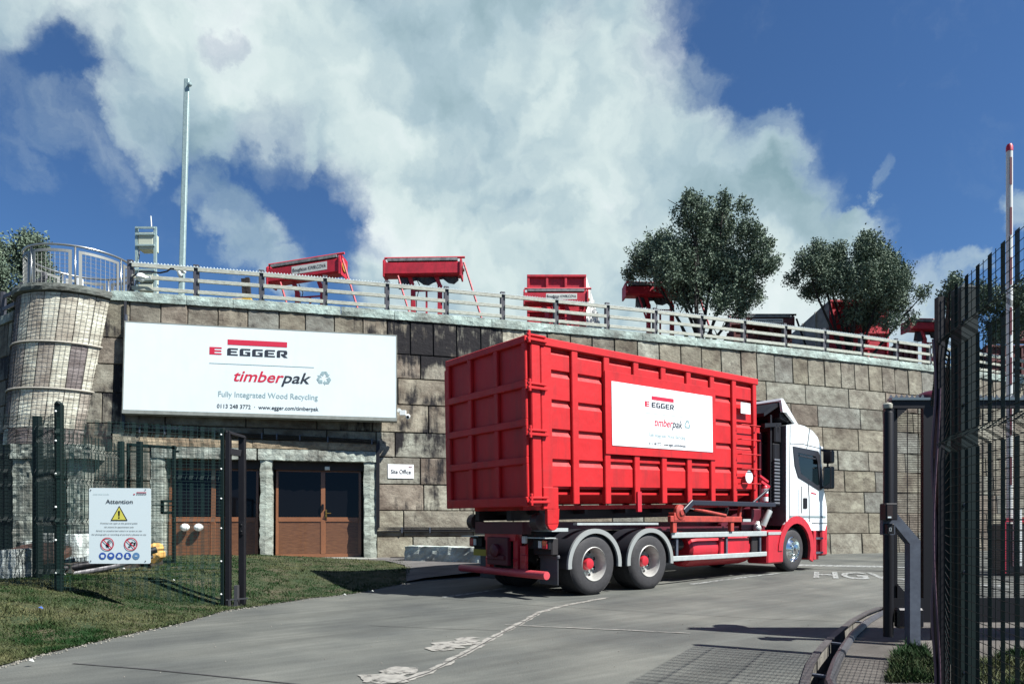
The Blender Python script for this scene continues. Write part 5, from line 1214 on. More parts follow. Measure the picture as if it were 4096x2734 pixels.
# granite block
def rockbox(name, A, B, C_, h, m, label, cat, seed, tone=(.30, .33, .34), parent=None, grime=0):
    """block with base corners A(front left) B(front right), depth vector C_"""
    rn = random.Random(seed); A, B, C_ = Vector(A), Vector(B), Vector(C_); nx, ny, nz = max(3, int((B-A).length/.11)), max(3, int(C_.length/.11)), max(3, int(h/.10)); mb = MB(); idx = {}
    def v(i, j, k):
        key = (i, j, k)
        if key not in idx:
            p = A+(B-A)*(i/nx)+C_*(j/ny)+Vector((0, 0, h*k/nz)); e = .022; p += Vector((rn.uniform(-e, e), rn.uniform(-e, e), rn.uniform(-e, e)*.6)); idx[key] = len(mb.v); mb.v.append(tuple(p))
        return idx[key]
    for i in range(nx):
        for k in range(nz): mb.f.append((v(i, 0, k), v(i+1, 0, k), v(i+1, 0, k+1), v(i, 0, k+1))); mb.f.append((v(i+1, ny, k), v(i, ny, k), v(i, ny, k+1), v(i+1, ny, k+1)))
    for j in range(ny):
        for k in range(nz): mb.f.append((v(0, j+1, k), v(0, j, k), v(0, j, k+1), v(0, j+1, k+1))); mb.f.append((v(nx, j, k), v(nx, j+1, k), v(nx, j+1, k+1), v(nx, j, k+1)))
    for i in range(nx):
        for j in range(ny): mb.f.append((v(i, j, nz), v(i+1, j, nz), v(i+1, j+1, nz), v(i, j+1, nz)))
    mb.uv[(0, len(mb.v))] = np.array([[p[0]+p[1]*.5, p[2]+p[1]*.7] for p in mb.v], dtype=np.float32); mb.tone[(0, len(mb.v))] = tone; mb.grime[(0, len(mb.v))] = grime
    return mb.build(name, m, parent, label=label, category=cat)
a_ = G(404.5, 563.5, .04); b2 = G(486, 567, .02); rockbox('granite_block', (a_.x, a_.y, .03), (b2.x, b2.y, .03), (.15, .65, 0), .50, M_gran, 'long rough granite block on the ground behind the lorry', 'block', 3, tone=(.38, .43, .43))
mb = MB(); q = P1.pt(P1.s_of_px(398, .2, .2), .06, .25); mb.box(q.x-.22, q.x+.3, q.y-.2, q.y+.1, .02, .16); mb.build('drain_box', M_black, None, bevel=.02, label='low black drain box at the foot of the wall beside the door jamb', category='box')

# ------------------------------------------------------------------ gantries / skips on the deck
def gantry(name, xa, xb, yt, yb, Y, label, sign=False, skew=0, tarp=False, old=False, group='red container sheeting gantries on the deck', arms=True, roll=0):
    m = M_kwik if not old else M_kwikd
    L0 = W(xa, (yt+yb)/2, Y); R0 = W(xb, (yt+yb)/2, Y); t = thing(name, label, 'gantry', Vector(((L0.x+R0.x)/2, Y, 7.3)), group=group)
    z0, z1 = W(0, yb, Y).z, W(0, yt, Y).z; A = Vector((L0.x, Y, z0)); B = Vector((R0.x, Y+skew, z0+roll)); h = (z1-z0)*.72; ex = (B-A).normalized(); ny = Vector((-ex.y, ex.x, 0)).normalized()
    mb = MB(); prof = [(0, 0), (0, h*.85), (.12, h), (.55, h), (.62, h*.8), (.62, .1), (.5, -.05), (.1, -.05)]
    k0 = 0
    for q in (A, B):
        for (d, z) in prof: mb.v.append(tuple(q+ny*d+Vector((0, 0, z))))
    n = len(prof)
    for i in range(n): j = (i+1) % n; mb.f.append((i, i+n, j+n, j)[::-1])
    mb.f.append(tuple(range(n))); mb.f.append(tuple(range(n, 2*n))[::-1]); mb.build('roller_housing', m, t)
    for e, s_ in ((A, -1), (B, 1)):
        mb = MB(); c = e+ex*(.03*s_); mb.poly([(-.04, -.12), (.66, -.12), (.66, h+.05), (.12, h+.12), (-.04, h)], c, ny, (0, 0, 1), t=.03, back=.03); mb.build('end_plate', m, t)
    mb = MB(); tp = Vector((0, 0, h+.14)); mb.tube([A+ny*.1+tp-ex*.02, B+ny*.1+tp+ex*.18], .045, 8); mb.build('roller_tube', mat('pink_tube', (.55, .05, .07), .5) if not old else M_black, t)
    mb = MB(); tp = Vector((0, 0, h+.06)); mb.bar(A+ny*.12+tp+ex*.1, B+ny*.12+tp-ex*.1, .22, .10); mb.build('rolled_sheet', mat('rolled_sheet', (.28, .31, .31), .7, col2=(.08, .08, .09), vscale=6), t)
    for k in (.36, .72):
        q = A.lerp(B, k)+ny*.35; mb = MB(); mb.bar(Vector((q.x, q.y, 7.3)), Vector((q.x, q.y, z0-.35)), .17, .14, up=(0, 1, 0)); mb.bar(Vector((q.x, q.y, z0-.38)), Vector((q.x-.14, q.y, z0-.02)), .15, .13, up=(0, 1, 0)); mb.build('upright', m, t)
    q1, q2 = A.lerp(B, .36)+ny*.35, A.lerp(B, .72)+ny*.35; mb = MB(); zz = z0-.55; mb.bar(Vector((q1.x, q1.y, zz)), Vector((q2.x, q2.y, zz)), .05); qm = q1.lerp(q2, .5); mb.bar(Vector((qm.x, qm.y, 7.3)), Vector((qm.x, qm.y, zz)), .07); mb.build('brace', m, t)
    mb = MB(); q = B+ex*.066+ny*.33+Vector((0, 0, h*.45)); mb.lathe([(.001, 0), (h*.36, 0), (h*.36, .02), (.06, .03), (.06, .07), (.001, .07)], q, ex, 18, caps=False); mb.build('drive_disc', mat('worn_yellow', (.42, .20, .03), .6, var=.3, vscale=6, wear=.8) if sign else M_kwikd, t)
    mb = MB(); q1 = A.lerp(B, .36)+ny*.2; mb.tube([Vector((q1.x+.12, q1.y, z0-.1)), Vector((q1.x+.3, q1.y-.1, z0-.45)), Vector((q1.x+.16, q1.y-.05, z0-.9)), Vector((q1.x+.1, q1.y, 7.4))], .018, 5); mb.build('hydraulic_hose', M_cable, t)
    if arms:
        for e, s_ in ((A, 1), (B, 1)):
            mb = MB(); top = e+ex*(.15 if e is B else .5)+Vector((0, 0, h*.8 if e is B else -.1)); low = Vector((top.x+.42*(top.z-7.45)*.75, top.y-.2, 7.45)); mb.tube([top, top.lerp(low, .5), low], .04, 6); mb.tube([low+Vector((0, 0, .18)), low+Vector((.03, 0, -.15))], .07, 8); mb.build('sheet_arm', m if not old else M_black, t)
    if sign:
        c = A.lerp(B, .34)+ny*(-.004)+Vector((0, 0, h*.22)); w_ = (B-A).length*.50; mb = MB(); mb.poly([(0, 0), (w_, 0), (w_, h*.58), (0, h*.58)], c, ex, (0, 0, 1), t=.0, back=.0); sn = mb.build('name_plate', mat('name_plate_white', (.62, .64, .60), .6), t)
        text('KWIKCOVA', c+ex*(w_*.72)+Vector((0, 0, h*.17)), ex, Vector((0, 0, 1)), h*.26, w_*.50, M_signdark, sn, bold=.012, t=.006)
        text('Boughton', c+ex*(w_*.23)+Vector((0, 0, h*.17)), ex, Vector((0, 0, 1)), h*.26, w_*.40, M_signdark, sn, bold=.012, t=.006)
    if tarp:
        mb = MB(); n = 14; k0 = 0
        for i in range(n+1):
            q = A.lerp(B, .16+.8*i/n)+ny*.3; dz = .34+.10*math.sin(i*1.1)+(.12 if i < 4 else 0)-.01*i; mb.v += [(q.x, q.y, z0-.02), (q.x+.05*math.sin(i), q.y+.12*math.cos(i*2), z0-dz)]
        for i in range(n): mb.f.append((2*i, 2*i+1, 2*i+3, 2*i+2))
        mb.build('hanging_tarpaulin', M_tarp, t)
    return t
gantry('sheeting_gantry', 268, 342, 262, 281, 25.5, 'leftmost red gantry with a white name plate, tilted up at its right end', sign=True, skew=-.5, roll=.22)
gantry('sheeting_gantry', 384.5, 460, 256, 273, 25.5, 'plain bright red gantry with a grey tarpaulin hanging underneath', tarp=True, skew=-.1)
gantry('sheeting_gantry', 525, 587, 287, 301, 27.0, 'red gantry with name plate in front of the bright red skip', sign=True, skew=.0, arms=False)
gantry('sheeting_gantry', 627, 694, 281, 293, 28.5, 'red gantry half hidden by the bigger tree', tarp=True, skew=.2)
gantry('sheeting_gantry', 731, 793, 314, 324, 30.5, 'faded gantry with black tube and name plate between the two big trees', sign=True, old=True)
gantry('sheeting_gantry', 911, 965, 318, 328, 31.5, 'small red gantry right of the second tree, by the green fence post', tarp=True, skew=.2)
gantry('sheeting_gantry', 1000, 1050, 325, 340, 33.5, 'red gantry seen through the near mesh fence at the right edge', old=True)

def skip(name, xa, xb, yt, Y, label, m, side=None, old=False, depth=5.0, shear=0.6, sm=None):
    L0, R0 = W(xa, yt, Y), W(xb, yt, Y); z1 = L0.z; z0 = 7.3; t = thing(name, label, 'skip', Vector(((L0.x+R0.x)/2, Y, 7.3)), group='steel skips standing on the deck')
    w_ = R0.x-L0.x
    mb = MB(); mb.box(L0.x, R0.x, Y, Y+.05, z0, z1); mb.build('end_wall', m, t)
    mb = MB()
    for f in (0, .33, .66, 1): x = L0.x+f*(w_-.1); mb.box(x, x+.1, Y-.09, Y-.003, z0, z1)
    zz = z1
    while zz > z0: mb.box(L0.x, R0.x, Y-.11, Y-.005, zz-.10, zz); zz -= .72
    mb.build('end_ribs', m, t, bevel=.01)
    sx = (shear if side == 'right' else -shear)*depth
    x = R0.x if side == 'right' else L0.x; mb = MB()
    c = [(x, Y, z0), (x+sx, Y+depth, z0), (x+sx, Y+depth, z0+.9), (x, Y, z1)]; o2 = -.06 if side == 'right' else .06
    mb.add([Vector(p) for p in c]+[Vector(p)+Vector((o2, 0, 0)) for p in c], [(0, 1, 2, 3), (7, 6, 5, 4), (0, 4, 5, 1), (1, 5, 6, 2), (2, 6, 7, 3), (3, 7, 4, 0)]); mb.build('side_wall', sm or M_dirtyw, t)
    mb = MB()
    for k in range(1, 8):
        f = k/8; xx, yy = x+sx*f, Y+depth*f; zt = z1+(z0+.9-z1)*f; mb.box(xx-.05, xx+.05, yy-.04, yy+.04, z0, zt)
    mb.build('side_ribs', sm or M_dirtyw, t); return t
skip('steel_skip', 527, 586, 275, 28.0, 'tall bright red skip with a white side behind the railing', M_kwik, 'right', sm=mat('white_skip', (.66, .68, .66), .55, var=.1), depth=3.2, shear=.5)
skip('steel_skip', 733, 791, 325, 31.5, 'brown-red rusty skip under the faded gantry', M_kwikd, 'left', depth=3, shear=.3, sm=M_kwikd)
skip('steel_skip', 829, 888, 300, 31.0, 'red skip with a dirty white side behind the second tree', M_kwik, 'left', depth=4, shear=.75)
skip('steel_skip', 897, 917, 342, 31.0, 'low dark red skip at the right end of the deck', M_kwikd, 'left', depth=2, shear=.5, sm=M_kwikd)
skip('steel_skip', 985, 1040, 345, 33.0, 'dark red skip behind the near mesh fence', M_kwikd, 'left', depth=2, shear=.3, sm=M_kwikd)
# timbers and yellow board
mb = MB(); mb.bar(W(245, 300, 21.6), W(243.5, 278.5, 21.6), .12, .1, up=(0, 1, 0)); mb.bar(W(249.5, 300, 21.6), W(247.5, 277.5, 21.6), .12, .1, up=(0, 1, 0)); mb.build('timber_stub', M_bark, None, label='pair of dark timber stubs behind the railing left of the gantries', category='post')
mb = MB(); a_ = W(218, 297, 21.4); mb.box(a_.x, a_.x+1.05, a_.y, a_.y+.3, 7.3, a_.z-.02); mb.build('yellow_grit_bin', mat('bin_yellow', (.62, .38, .03), .5), None, bevel=.02, label='yellow box just showing above the coping behind the railing', category='box')
# big tyre / planter by tree
def planter(px, Y, r, label):
    q = W(px, 340, Y); mb = MB(); mb.lathe([(r*.7, 0), (r, .05), (r, .55), (r*.9, .62), (r*.75, .6)], (q.x, q.y, 7.3), (0, 0, 1), 24); mb.build('planter', mat('planter_black', (.03, .028, .03), .7, bump=.3), None, smooth=True, label=label, category='planter')
planter(706, 26.4, 1.15, 'dark round planter at the foot of the bigger tree'); planter(868, 29.6, 1.4, 'dark round planter at the foot of the second tree')

# ------------------------------------------------------------------ trees
def tree(px, py, Y, lobes, label, nleaf, seed, limbs=9, sc=1.0):
    rn = np.random.default_rng(seed); base = W(px, py, Y); base.z = 7.5; t = thing('tree', label, 'tree', base, group='olive-like trees on the deck')
    k = Y/FP; C3 = []
    for (x, y, r) in lobes:
        c = W(x, y, Y); C3.append((np.array([c.x, Y+rn.uniform(-.9, .9), c.z]), r*k*.89))
    # clumps: many twig centres over each lobe, leaves around them
    vol = np.array([r**2.4 for _, r in C3]); vol /= vol.sum(); ncl = int(nleaf*1.7/34)
    which = rn.choice(len(C3), ncl, p=vol); d = rn.normal(size=(ncl, 3)); d /= np.linalg.norm(d, axis=1)[:, None]
    rad = (.30+.70*rn.random(ncl)**.55)*(1+.15*rn.normal(size=ncl)); cen = np.array([C3[w][0] for w in which]); R_ = np.array([C3[w][1] for w in which])
    tw = cen+d*(rad*R_)[:, None]; out = tw-np.array([base.x, base.y, base.z+.6]); out /= np.linalg.norm(out, axis=1)[:, None]
    L = np.repeat(np.arange(ncl), 34); n = len(L); s = rn.random(n)
    tdir = out+rn.normal(size=(ncl, 3))*.35+np.array([0, 0, .25]); tdir /= np.linalg.norm(tdir, axis=1)[:, None]
    p = tw[L]+tdir[L]*((s-.4)*.44)[:, None]+rn.normal(size=(n, 3))*.085*(1.2-.5*s)[:, None]
    ld = tdir[L]*.6+rn.normal(size=(n, 3))*.7; ld /= np.linalg.norm(ld, axis=1)[:, None]; ln = (.05+.075*rn.random(n))*sc
    sd = np.cross(ld, rn.normal(size=(n, 3))); sd /= np.linalg.norm(sd, axis=1)[:, None]; wd = ln*.30
    a = p-sd*wd[:, None]*.2; V = np.stack([p, p+ld*ln[:, None]*.5+sd*wd[:, None], p+ld*ln[:, None], p+ld*ln[:, None]*.5-sd*wd[:, None]], 1).reshape(-1, 3)-np.array(base)
    me = bpy.data.meshes.new('crown'); me.vertices.add(4*n); me.vertices.foreach_set('co', V.ravel()); me.loops.add(4*n); me.loops.foreach_set('vertex_index', np.arange(4*n, dtype=np.int32))
    me.polygons.add(n); me.polygons.foreach_set('loop_start', np.arange(0, 4*n, 4, dtype=np.int32)); me.update(calc_edges=True)
    tone = np.clip(.30+.55*rn.random(ncl)[L]+.30*(rn.random(n)-.5), 0, 1); at = me.attributes.new('tone', 'FLOAT', 'POINT'); at.data.foreach_set('value', np.repeat(tone, 4).astype(np.float32))
    me.materials.append(M_olive); o = bpy.data.objects.new('crown', me); COL.objects.link(o); o.parent = t; ROOTM[o.name] = ROOTM[t.name]
    mb = MB(); rr = random.Random(seed); big = sorted(C3, key=lambda c: -c[1])
    for i in range(min(limbs, len(C3))):
        c = Vector(C3[(i*5+2) % len(C3)][0]); b0 = base+Vector((rr.uniform(-.25, .25), rr.uniform(-.2, .2), -.2)); m1 = b0.lerp(c, .35)+Vector((0, 0, .25)); m2 = b0.lerp(c, .7)+Vector((rr.uniform(-.15, .15), 0, .15))
        mb.tube([b0, b0.lerp(m1, .5)+Vector((rr.uniform(-.06, .06), 0, .1)), m1, m2, c], [.11, .085, .06, .04, .015], 7)
        for q in range(5):
            s_ = m1.lerp(c, rr.random()); e = s_+Vector((rr.uniform(-.8, .8), rr.uniform(-.6, .6), rr.uniform(.1, .8))); mb.tube([s_, s_.lerp(e, .5)+Vector((0, 0, .06)), e], [.025, .018, .008], 5)
    # twigs to some leaf clumps
    for q in range(0, ncl, max(1, ncl//160)):
        a_ = Vector(tw[q]); c = Vector(cen[q]); mb.tube([c.lerp(a_, .2), a_], [.014, .006], 4, cap=False)
    mb.tube([base+Vector((0, 0, -.2)), base+Vector((.03, 0, .4))], [.22, .16], 10); mb.build('trunk', M_bark, t)
    return t
tree(704, 332, 27.0, [(646, 262, 19), (664, 243, 20), (690, 224, 20), (725, 220, 22), (745, 240, 18), (757, 266, 18), (752, 292, 17), (725, 298, 16), (690, 285, 24), (660, 278, 16), (710, 258, 34), (735, 275, 23), (672, 262, 24), (635, 270, 9), (768, 270, 9), (764, 248, 8), (684, 210, 9), (722, 204, 9), (738, 214, 8), (715, 306, 10), (745, 308, 9)], 'bigger bushy olive tree rising above the railing behind the lorry', 48000, 1)
tree(851, 350, 29.8, [(803, 270, 14), (815, 258, 12), (835, 262, 20), (860, 260, 19), (890, 262, 13), (900, 280, 15), (880, 290, 23), (850, 288, 23), (825, 284, 18), (870, 313, 16), (898, 306, 12), (913, 300, 7), (850, 316, 11), (815, 290, 10), (793, 281, 7), (906, 268, 6), (898, 250, 6), (844, 246, 7), (866, 243, 6), (883, 326, 9), (905, 322, 7)], 'second olive tree, lower and wider, right of the bigger one', 40000, 2)
tree(985, 345, 30.5, [(944, 290, 9), (950, 307, 12), (962, 283, 10), (985, 300, 20), (1010, 308, 22), (1000, 330, 18), (1034, 312, 22), (938, 302, 7), (970, 318, 14), (1040, 335, 20)], 'olive tree partly hidden behind the near mesh fence at the right', 26000, 3)
tree(12, 318, 24.0, [(12, 252, 20), (34, 250, 11), (24, 275, 20), (2, 282, 22), (-16, 258, 22), (44, 244, 5), (18, 236, 9), (-20, 290, 22), (-5, 300, 18), (30, 292, 12)], 'dark tree at the left edge behind the round balcony', 26000, 4)

# ------------------------------------------------------------------ mesh fences
def mesh_panel(A, B, z0, z1, folds, parent, name, m, off_n, fold=.05, pitch_h=.05, rz=.0021, rh=.0021, strips=True, dens=5, per=.15, z0b=None, z1b=None):
    """V-profile welded mesh; verticals in tight groups of five"""
    A, B = Vector((*A, 0)), Vector((*B, 0)); L_ = (B-A).length; d = (B-A).normalized(); n = Vector((off_n[0], off_n[1], 0)).normalized(); mb = MB()
    z0b = z0 if z0b is None else z0b; z1b = z1 if z1b is None else z1b
    def prof(k):
        za, zb = z0+(z0b-z0)*k, z1+(z1b-z1)*k; pts = [(za, 0)]
        for f in sorted(folds): pts += [(f-.055, 0), (f, fold), (f+.055, 0)]
        pts = [p for p in pts if za <= p[0] <= zb]; pts.append((zb, 0)); return pts
    def offat(z):
        for f in folds:
            if abs(z-f) < .055: return fold*(1-abs(z-f)/.055)
        return 0
    u = 0.0; us = []
    while u < L_:
        us += [u+.0105*i for i in range(dens)]+[u+.5*(per+.0105*dens)] if strips else [u, u+.05, u+.1, u+.15]; u += per
    for q in us:
        if q > L_: continue
        k = q/L_; mb.tube([A+d*q+n*o_+Vector((0, 0, z)) for z, o_ in prof(k)], rz, 4, cap=False)
    z = max(z0, z0b)+.02
    while z < max(z1, z1b):
        o_ = offat(z)+.004; a, b = A+n*o_, B+n*o_; mb.tube([a+Vector((0, 0, z)), b+Vector((0, 0, z))], rh, 4, cap=False); z += pitch_h
    return mb.build(name, m, parent)

def left_fence():
    gp = G(221.5, 607.3); lp = Vector((-6.2, 9.3, .28)); t = thing('mesh_fence', 'green welded mesh fence on the lawn with the Attention notice on it', 'fence', lp)
    fl = [2.41, 1.83, 1.2, .5]
    mesh_panel((lp.x, lp.y), (gp.x, gp.y), .28, 2.62, fl, t, 'mesh_panel', M_greenl, (0, -1), .035, z0b=-.07)
    e = Vector((-9.4, 9.0)); mesh_panel((e.x, e.y), (lp.x, lp.y), .30, 2.66, [2.45, 1.86, 1.22, .5], t, 'mesh_panel', M_greenw, (0, -1), .035)
    mb = MB(); mb.bar((lp.x, lp.y+.05, .2), (lp.x, lp.y+.05, 2.80), .10, .07, up=(0, 1, 0)); mb.poly([(-.05, 0), (.05, 0), (0, .05)], (lp.x, lp.y+.0, 2.80), (1, 0, 0), (0, 0, 1), t=.0, back=.08); ps = mb.build('post', M_green, t, bevel=.006)
    mb = MB()
    for z in (.5, .95, 1.4, 1.85, 2.3, 2.7): mb.sphere((lp.x-.005, lp.y-.012, z), .014, 8, 5)
    mb.build('bolt_heads', M_plastic, ps)
    mb = MB(); mb.bar((gp.x, gp.y+.04, -.12), (gp.x, gp.y+.04, 2.62), .05, .06, up=(0, 1, 0)); ps = mb.build('post', M_green, t, bevel=.004)
    mb = MB()
    for z in (.1, .6, 1.1, 1.55, 2.0, 2.52): mb.sphere((gp.x-.005, gp.y-.002, z), .014, 8, 5)
    mb.build('bolt_heads', M_plastic, ps)
    # return run behind
    k1, k2 = Vector((-7.3, 10.5)), Vector((-7.9, 13.8)); mesh_panel((lp.x, lp.y), k1, .28, 2.7, [2.45, 1.86, 1.2], t, 'mesh_panel', M_greenw, (-1, -.2), .035); mesh_panel(k1, k2, .3, 2.75, [2.5, 1.9, 1.2], t, 'mesh_panel', M_greenw, (-1, -.2), .035)
    mesh_panel((-12.5, 13.2), k2, .3, 2.75, [2.5, 1.9, 1.2], t, 'mesh_panel', M_greenw, (0, -1), .035)
    for q in (k1, k2, Vector((-10.2, 13.5)), Vector((-7.55, 13.85))): mb = MB(); mb.bar((q.x, q.y, .1), (q.x, q.y, 2.82), .11, .08, up=(0, 1, 0)); mb.build('post', M_green, t, bevel=.006)
    return gp
gp = left_fence()
# pedestrian gate
def small_gate():
    Y = 14.0; t = thing('pedestrian_gate', 'narrow green tubular gate standing open behind the fence in front of the doors', 'gate', W(150, 553, Y))
    x0, x1 = (128.5-512)/FP*Y, (174-512)/FP*Y; z0, z1 = .35, 2.76; fr = MB()
    for x in (x0, x1): fr.bar((x, Y, z0-.1 if x == x0 else z0), (x, Y, z1), .06)
    fr.bar((x0-.03, Y, z1+.02), (x1+.05, Y, z1-.05), .06); fr.bar((x0, Y, z0+.03), (x1, Y, z0+.03), .05); fr.bar((x1, Y, z1-.12), (x1+.1, Y, z1-.12), .05); fr.build('frame', M_green, t, bevel=.006)
    la = MB(); la.bar((x1-.25, Y, 1.62), (x1, Y, 1.62), .05); la.bar((x1-.25, Y, 1.38), (x1, Y, 1.38), .05); la.bar((x1-.24, Y, 1.36), (x1-.24, Y, 1.64), .05); la.tube([(x1-.42, Y-.03, 1.53), (x1+.03, Y-.03, 1.53)], .014, 6); la.build('latch', M_green, t)
    mesh_panel((x0+.03, Y), (x1-.03, Y), z0+.05, z1, [], t, 'mesh_infill', M_greenw, (0, -1), 0)
small_gate()
# gate catch post (black)
def catch():
    Y = gp.y+.06; x0 = gp.x+.06; x1 = (241.5-512)/FP*(Y+.12); g = -.11; t = thing('gate_catch', 'black steel double post gate catch at the edge of the drive', 'gate post', (x0, Y, g))
    for x, zt, w_, dy in ((x0+.02, 2.58, .055, 0), (x1, 2.52, .075, .15)):
        mb = MB(); mb.bar((x, Y+dy, g), (x, Y+dy, zt), w_+.02, .08, up=(0, 1, 0)); mb.build('post', M_black, t, bevel=.006)
    mb = MB(); mb.bar((x0-.02, Y-.02, 2.57), (x1+.05, Y+.12, 2.50), .08, .04); mb.build('top_bracket', M_black, t, bevel=.005); mb = MB(); mb.bar((x0, Y-.02, 2.28), (x1, Y+.1, 2.25), .05, .10); mb.build('tie_bar', M_black, t, bevel=.005)
    mb = MB(); mb.box(x0-.02, x1+.02, Y-.03, Y+.2, g+.012, g+.03); mb.bar((x0, Y-.03, g+.12), (x1+.14, Y+.02, g+.14), .03, .02); mb.bar((x0+.05, Y-.03, g+.02), (x0+.05, Y-.03, g+.12), .03); mb.box(x1-.06, x1-.01, Y-.02, Y+.06, g+.02, g+.34); mb.build('ground_stop', mat('dull_steel', (.12, .12, .13), .4, .6), t)
    mb = MB(); mb.box(x1-.02, x1+.035, Y+.09, Y+.105, 1.0, 1.2); mb.sphere((x1+.01, Y+.088, 1.15), .015); mb.sphere((x1+.01, Y+.088, 1.05), .015); mb.build('lock_plate', M_black, t, bevel=.003)
catch()
# attention notice
def notice():
    TLp = W(89.1, 487.2, 9.22); TRp = W(150.8, 487.6, 9.26); BLp = W(88.0, 562.8, 9.22); ex, ey, w, h = frame_from(TLp, TRp, BLp); n = ex.cross(ey); mb = MB()
    r = .015; mb.poly([(r, 0), (w-r, 0), (w, -r), (w, -h+r), (w-r, -h), (r, -h), (0, -h+r), (0, -r)], TLp, ex, ey, t=0, back=.006)
    o = tag(mb.build('warning_notice', mat('notice_white', (.62, .72, .74), .4)), 'white Attention notice with warning triangle and blue symbols wired to the mesh fence', 'sign')
    P = lambda u, v, e=.004: TLp+ex*(u*w)-ey*(v*h)+n*e
    def disc(c, r_, m, name, e=.004, ring=None, par=o):
        b = MB(); pts = [(r_*math.cos(2*math.pi*i/32), r_*math.sin(2*math.pi*i/32)) for i in range(32)]
        b.poly(pts, c, ex, ey, holes=([[(ring*math.cos(2*math.pi*i/32), ring*math.sin(2*math.pi*i/32)) for i in range(32)]] if ring else ())); return b.build(name, m, par)
    def polyg(pts, c, m, name, par=o): b = MB(); b.poly(pts, c, ex, ey); return b.build(name, m, par)
    text('Attention', P(.49, .205), ex, ey, h*.055, w*.44, M_signdark, o, bold=.006, t=0)
    text('MORE FROM WOOD.', P(.07, .09), ex, ey, h*.012, w*.26, M_signgrey, o, t=0, left=True)
    for s_, v, wd in (('Premises not open to the general public', .473, .60), ('All visitors by appointment only', .523, .48), ('Strictly no unauthorised visitors or access on site', .573, .74), ('No photography or recording of any kind is allowed on site', .622, .88)):
        text(s_, P(.49, v), ex, ey, h*.0165, w*wd, M_signdark, o, bold=.006, t=0)
    polyg([(0, 0), (.16*w, 0), (.16*w, .01*h), (0, .01*h)], P(.77, .062), M_signred, 'logo_bar'); logo_letters(o, P(.77, .088), ex, ey, w*.16, h*.014, M_signdark); polyg([(0, 0), (.025*w, 0), (.025*w, .014*h), (0, .014*h)], P(.72, .088), M_signred, 'logo_mark')
    a = polyg([(-.138*w, 0), (.138*w, 0), (0, .198*h)], P(.49, .430), M_black, 'warning_triangle'); polyg([(-.112*w, 0), (.112*w, 0), (0, .165*h)], P(.49, .420, .006), M_yellow, 'triangle_field', a)
    polyg([(-.011*w, 0), (.011*w, 0), (.016*w, .07*h), (-.016*w, .07*h)], P(.49, .372, .008), M_black, 'exclamation_mark', a); disc(P(.49, .393, .008), .014*w, M_black, 'exclamation_dot', par=a)
    for u, kind in ((.302, 'hand'), (.685, 'camera')):
        c = P(u, .740)
        if kind == 'hand':
            b = MB(); b.poly([(-.03*w, -.01*h), (-.012*w, -.045*h), (.022*w, -.045*h), (.035*w, -.01*h), (.02*w, .01*h), (-.012*w, .005*h)], c, ex, ey)
            for dx, dy in ((.005, .042), (.022, .044), (.038, .04), (.052, .025)): b.poly([(dx*w-.012*w, -.002*h), (dx*w*.6, -.005*h), (dx*w+.012*w, dy*h), (dx*w, dy*h)], c, ex, ey)
            b.build('hand_symbol', M_black, o)
        else:
            b = MB(); b.poly([(-.02*w, -.02*h), (.07*w, -.02*h), (.07*w, .02*h), (.035*w, .02*h), (.028*w, .03*h), (.008*w, .03*h), (0, .02*h), (-.02*w, .02*h)], c, ex, ey, holes=([(.028*w+.02*w*math.cos(i*.52), .018*w*math.sin(i*.52)) for i in range(12)],)); b.poly([(-.05*w, -.045*h), (-.01*w, -.045*h), (-.012*w, -.03*h), (-.045*w, -.03*h)], c, ex, ey); b.build('camera_symbol', M_black, o)
        rg = disc(P(u, .740, .007), .108*w, M_signred, 'prohibition_ring', ring=.092*w); q = .099*w*.707; polyg([(-q-.006*w, q-.006*w), (-q+.006*w, q+.006*w), (q+.006*w, -q+.006*w), (q-.006*w, -q-.006*w)], P(u, .740, .009), M_signred, 'prohibition_bar', rg)
    shp = [[(-.022, .02), (.022, .02), (.03, -.0), (.02, -.03), (-.02, -.03), (-.03, 0)], [(-.03, .0), (-.02, .022), (0, .03), (.02, .022), (.03, 0), (.018, -.006), (0, -.018), (-.018, -.006)], [(-.03, -.028), (-.03, .0), (-.018, .005), (-.018, .03), (-.006, .03), (0, .02), (.006, .03), (.018, .03), (.018, .005), (.03, 0), (.03, -.028)], [(-.02, .03), (.012, .03), (.012, .0), (.03, -.02), (.03, -.03), (-.028, -.03), (-.02, 0)], [(-.02, -.008), (.02, -.008), (.02, .008), (-.02, .008)]]
    for k, u in enumerate((.225, .360, .495, .630, .768)):
        d_ = disc(P(u, .898), .058*w, M_signblue if k < 4 else mat('faded_blue', (.10, .22, .40), .5), 'safety_symbol'); polyg([(x*w, y*w) for x, y in shp[k]], P(u, .898, .006), M_sign, 'pictogram', d_)
    for u, v in ((.03, .03), (.915, .02), (.035, .965), (.92, .968)): disc(P(u, v, .006), .010*w, M_black, 'fixing')
notice()

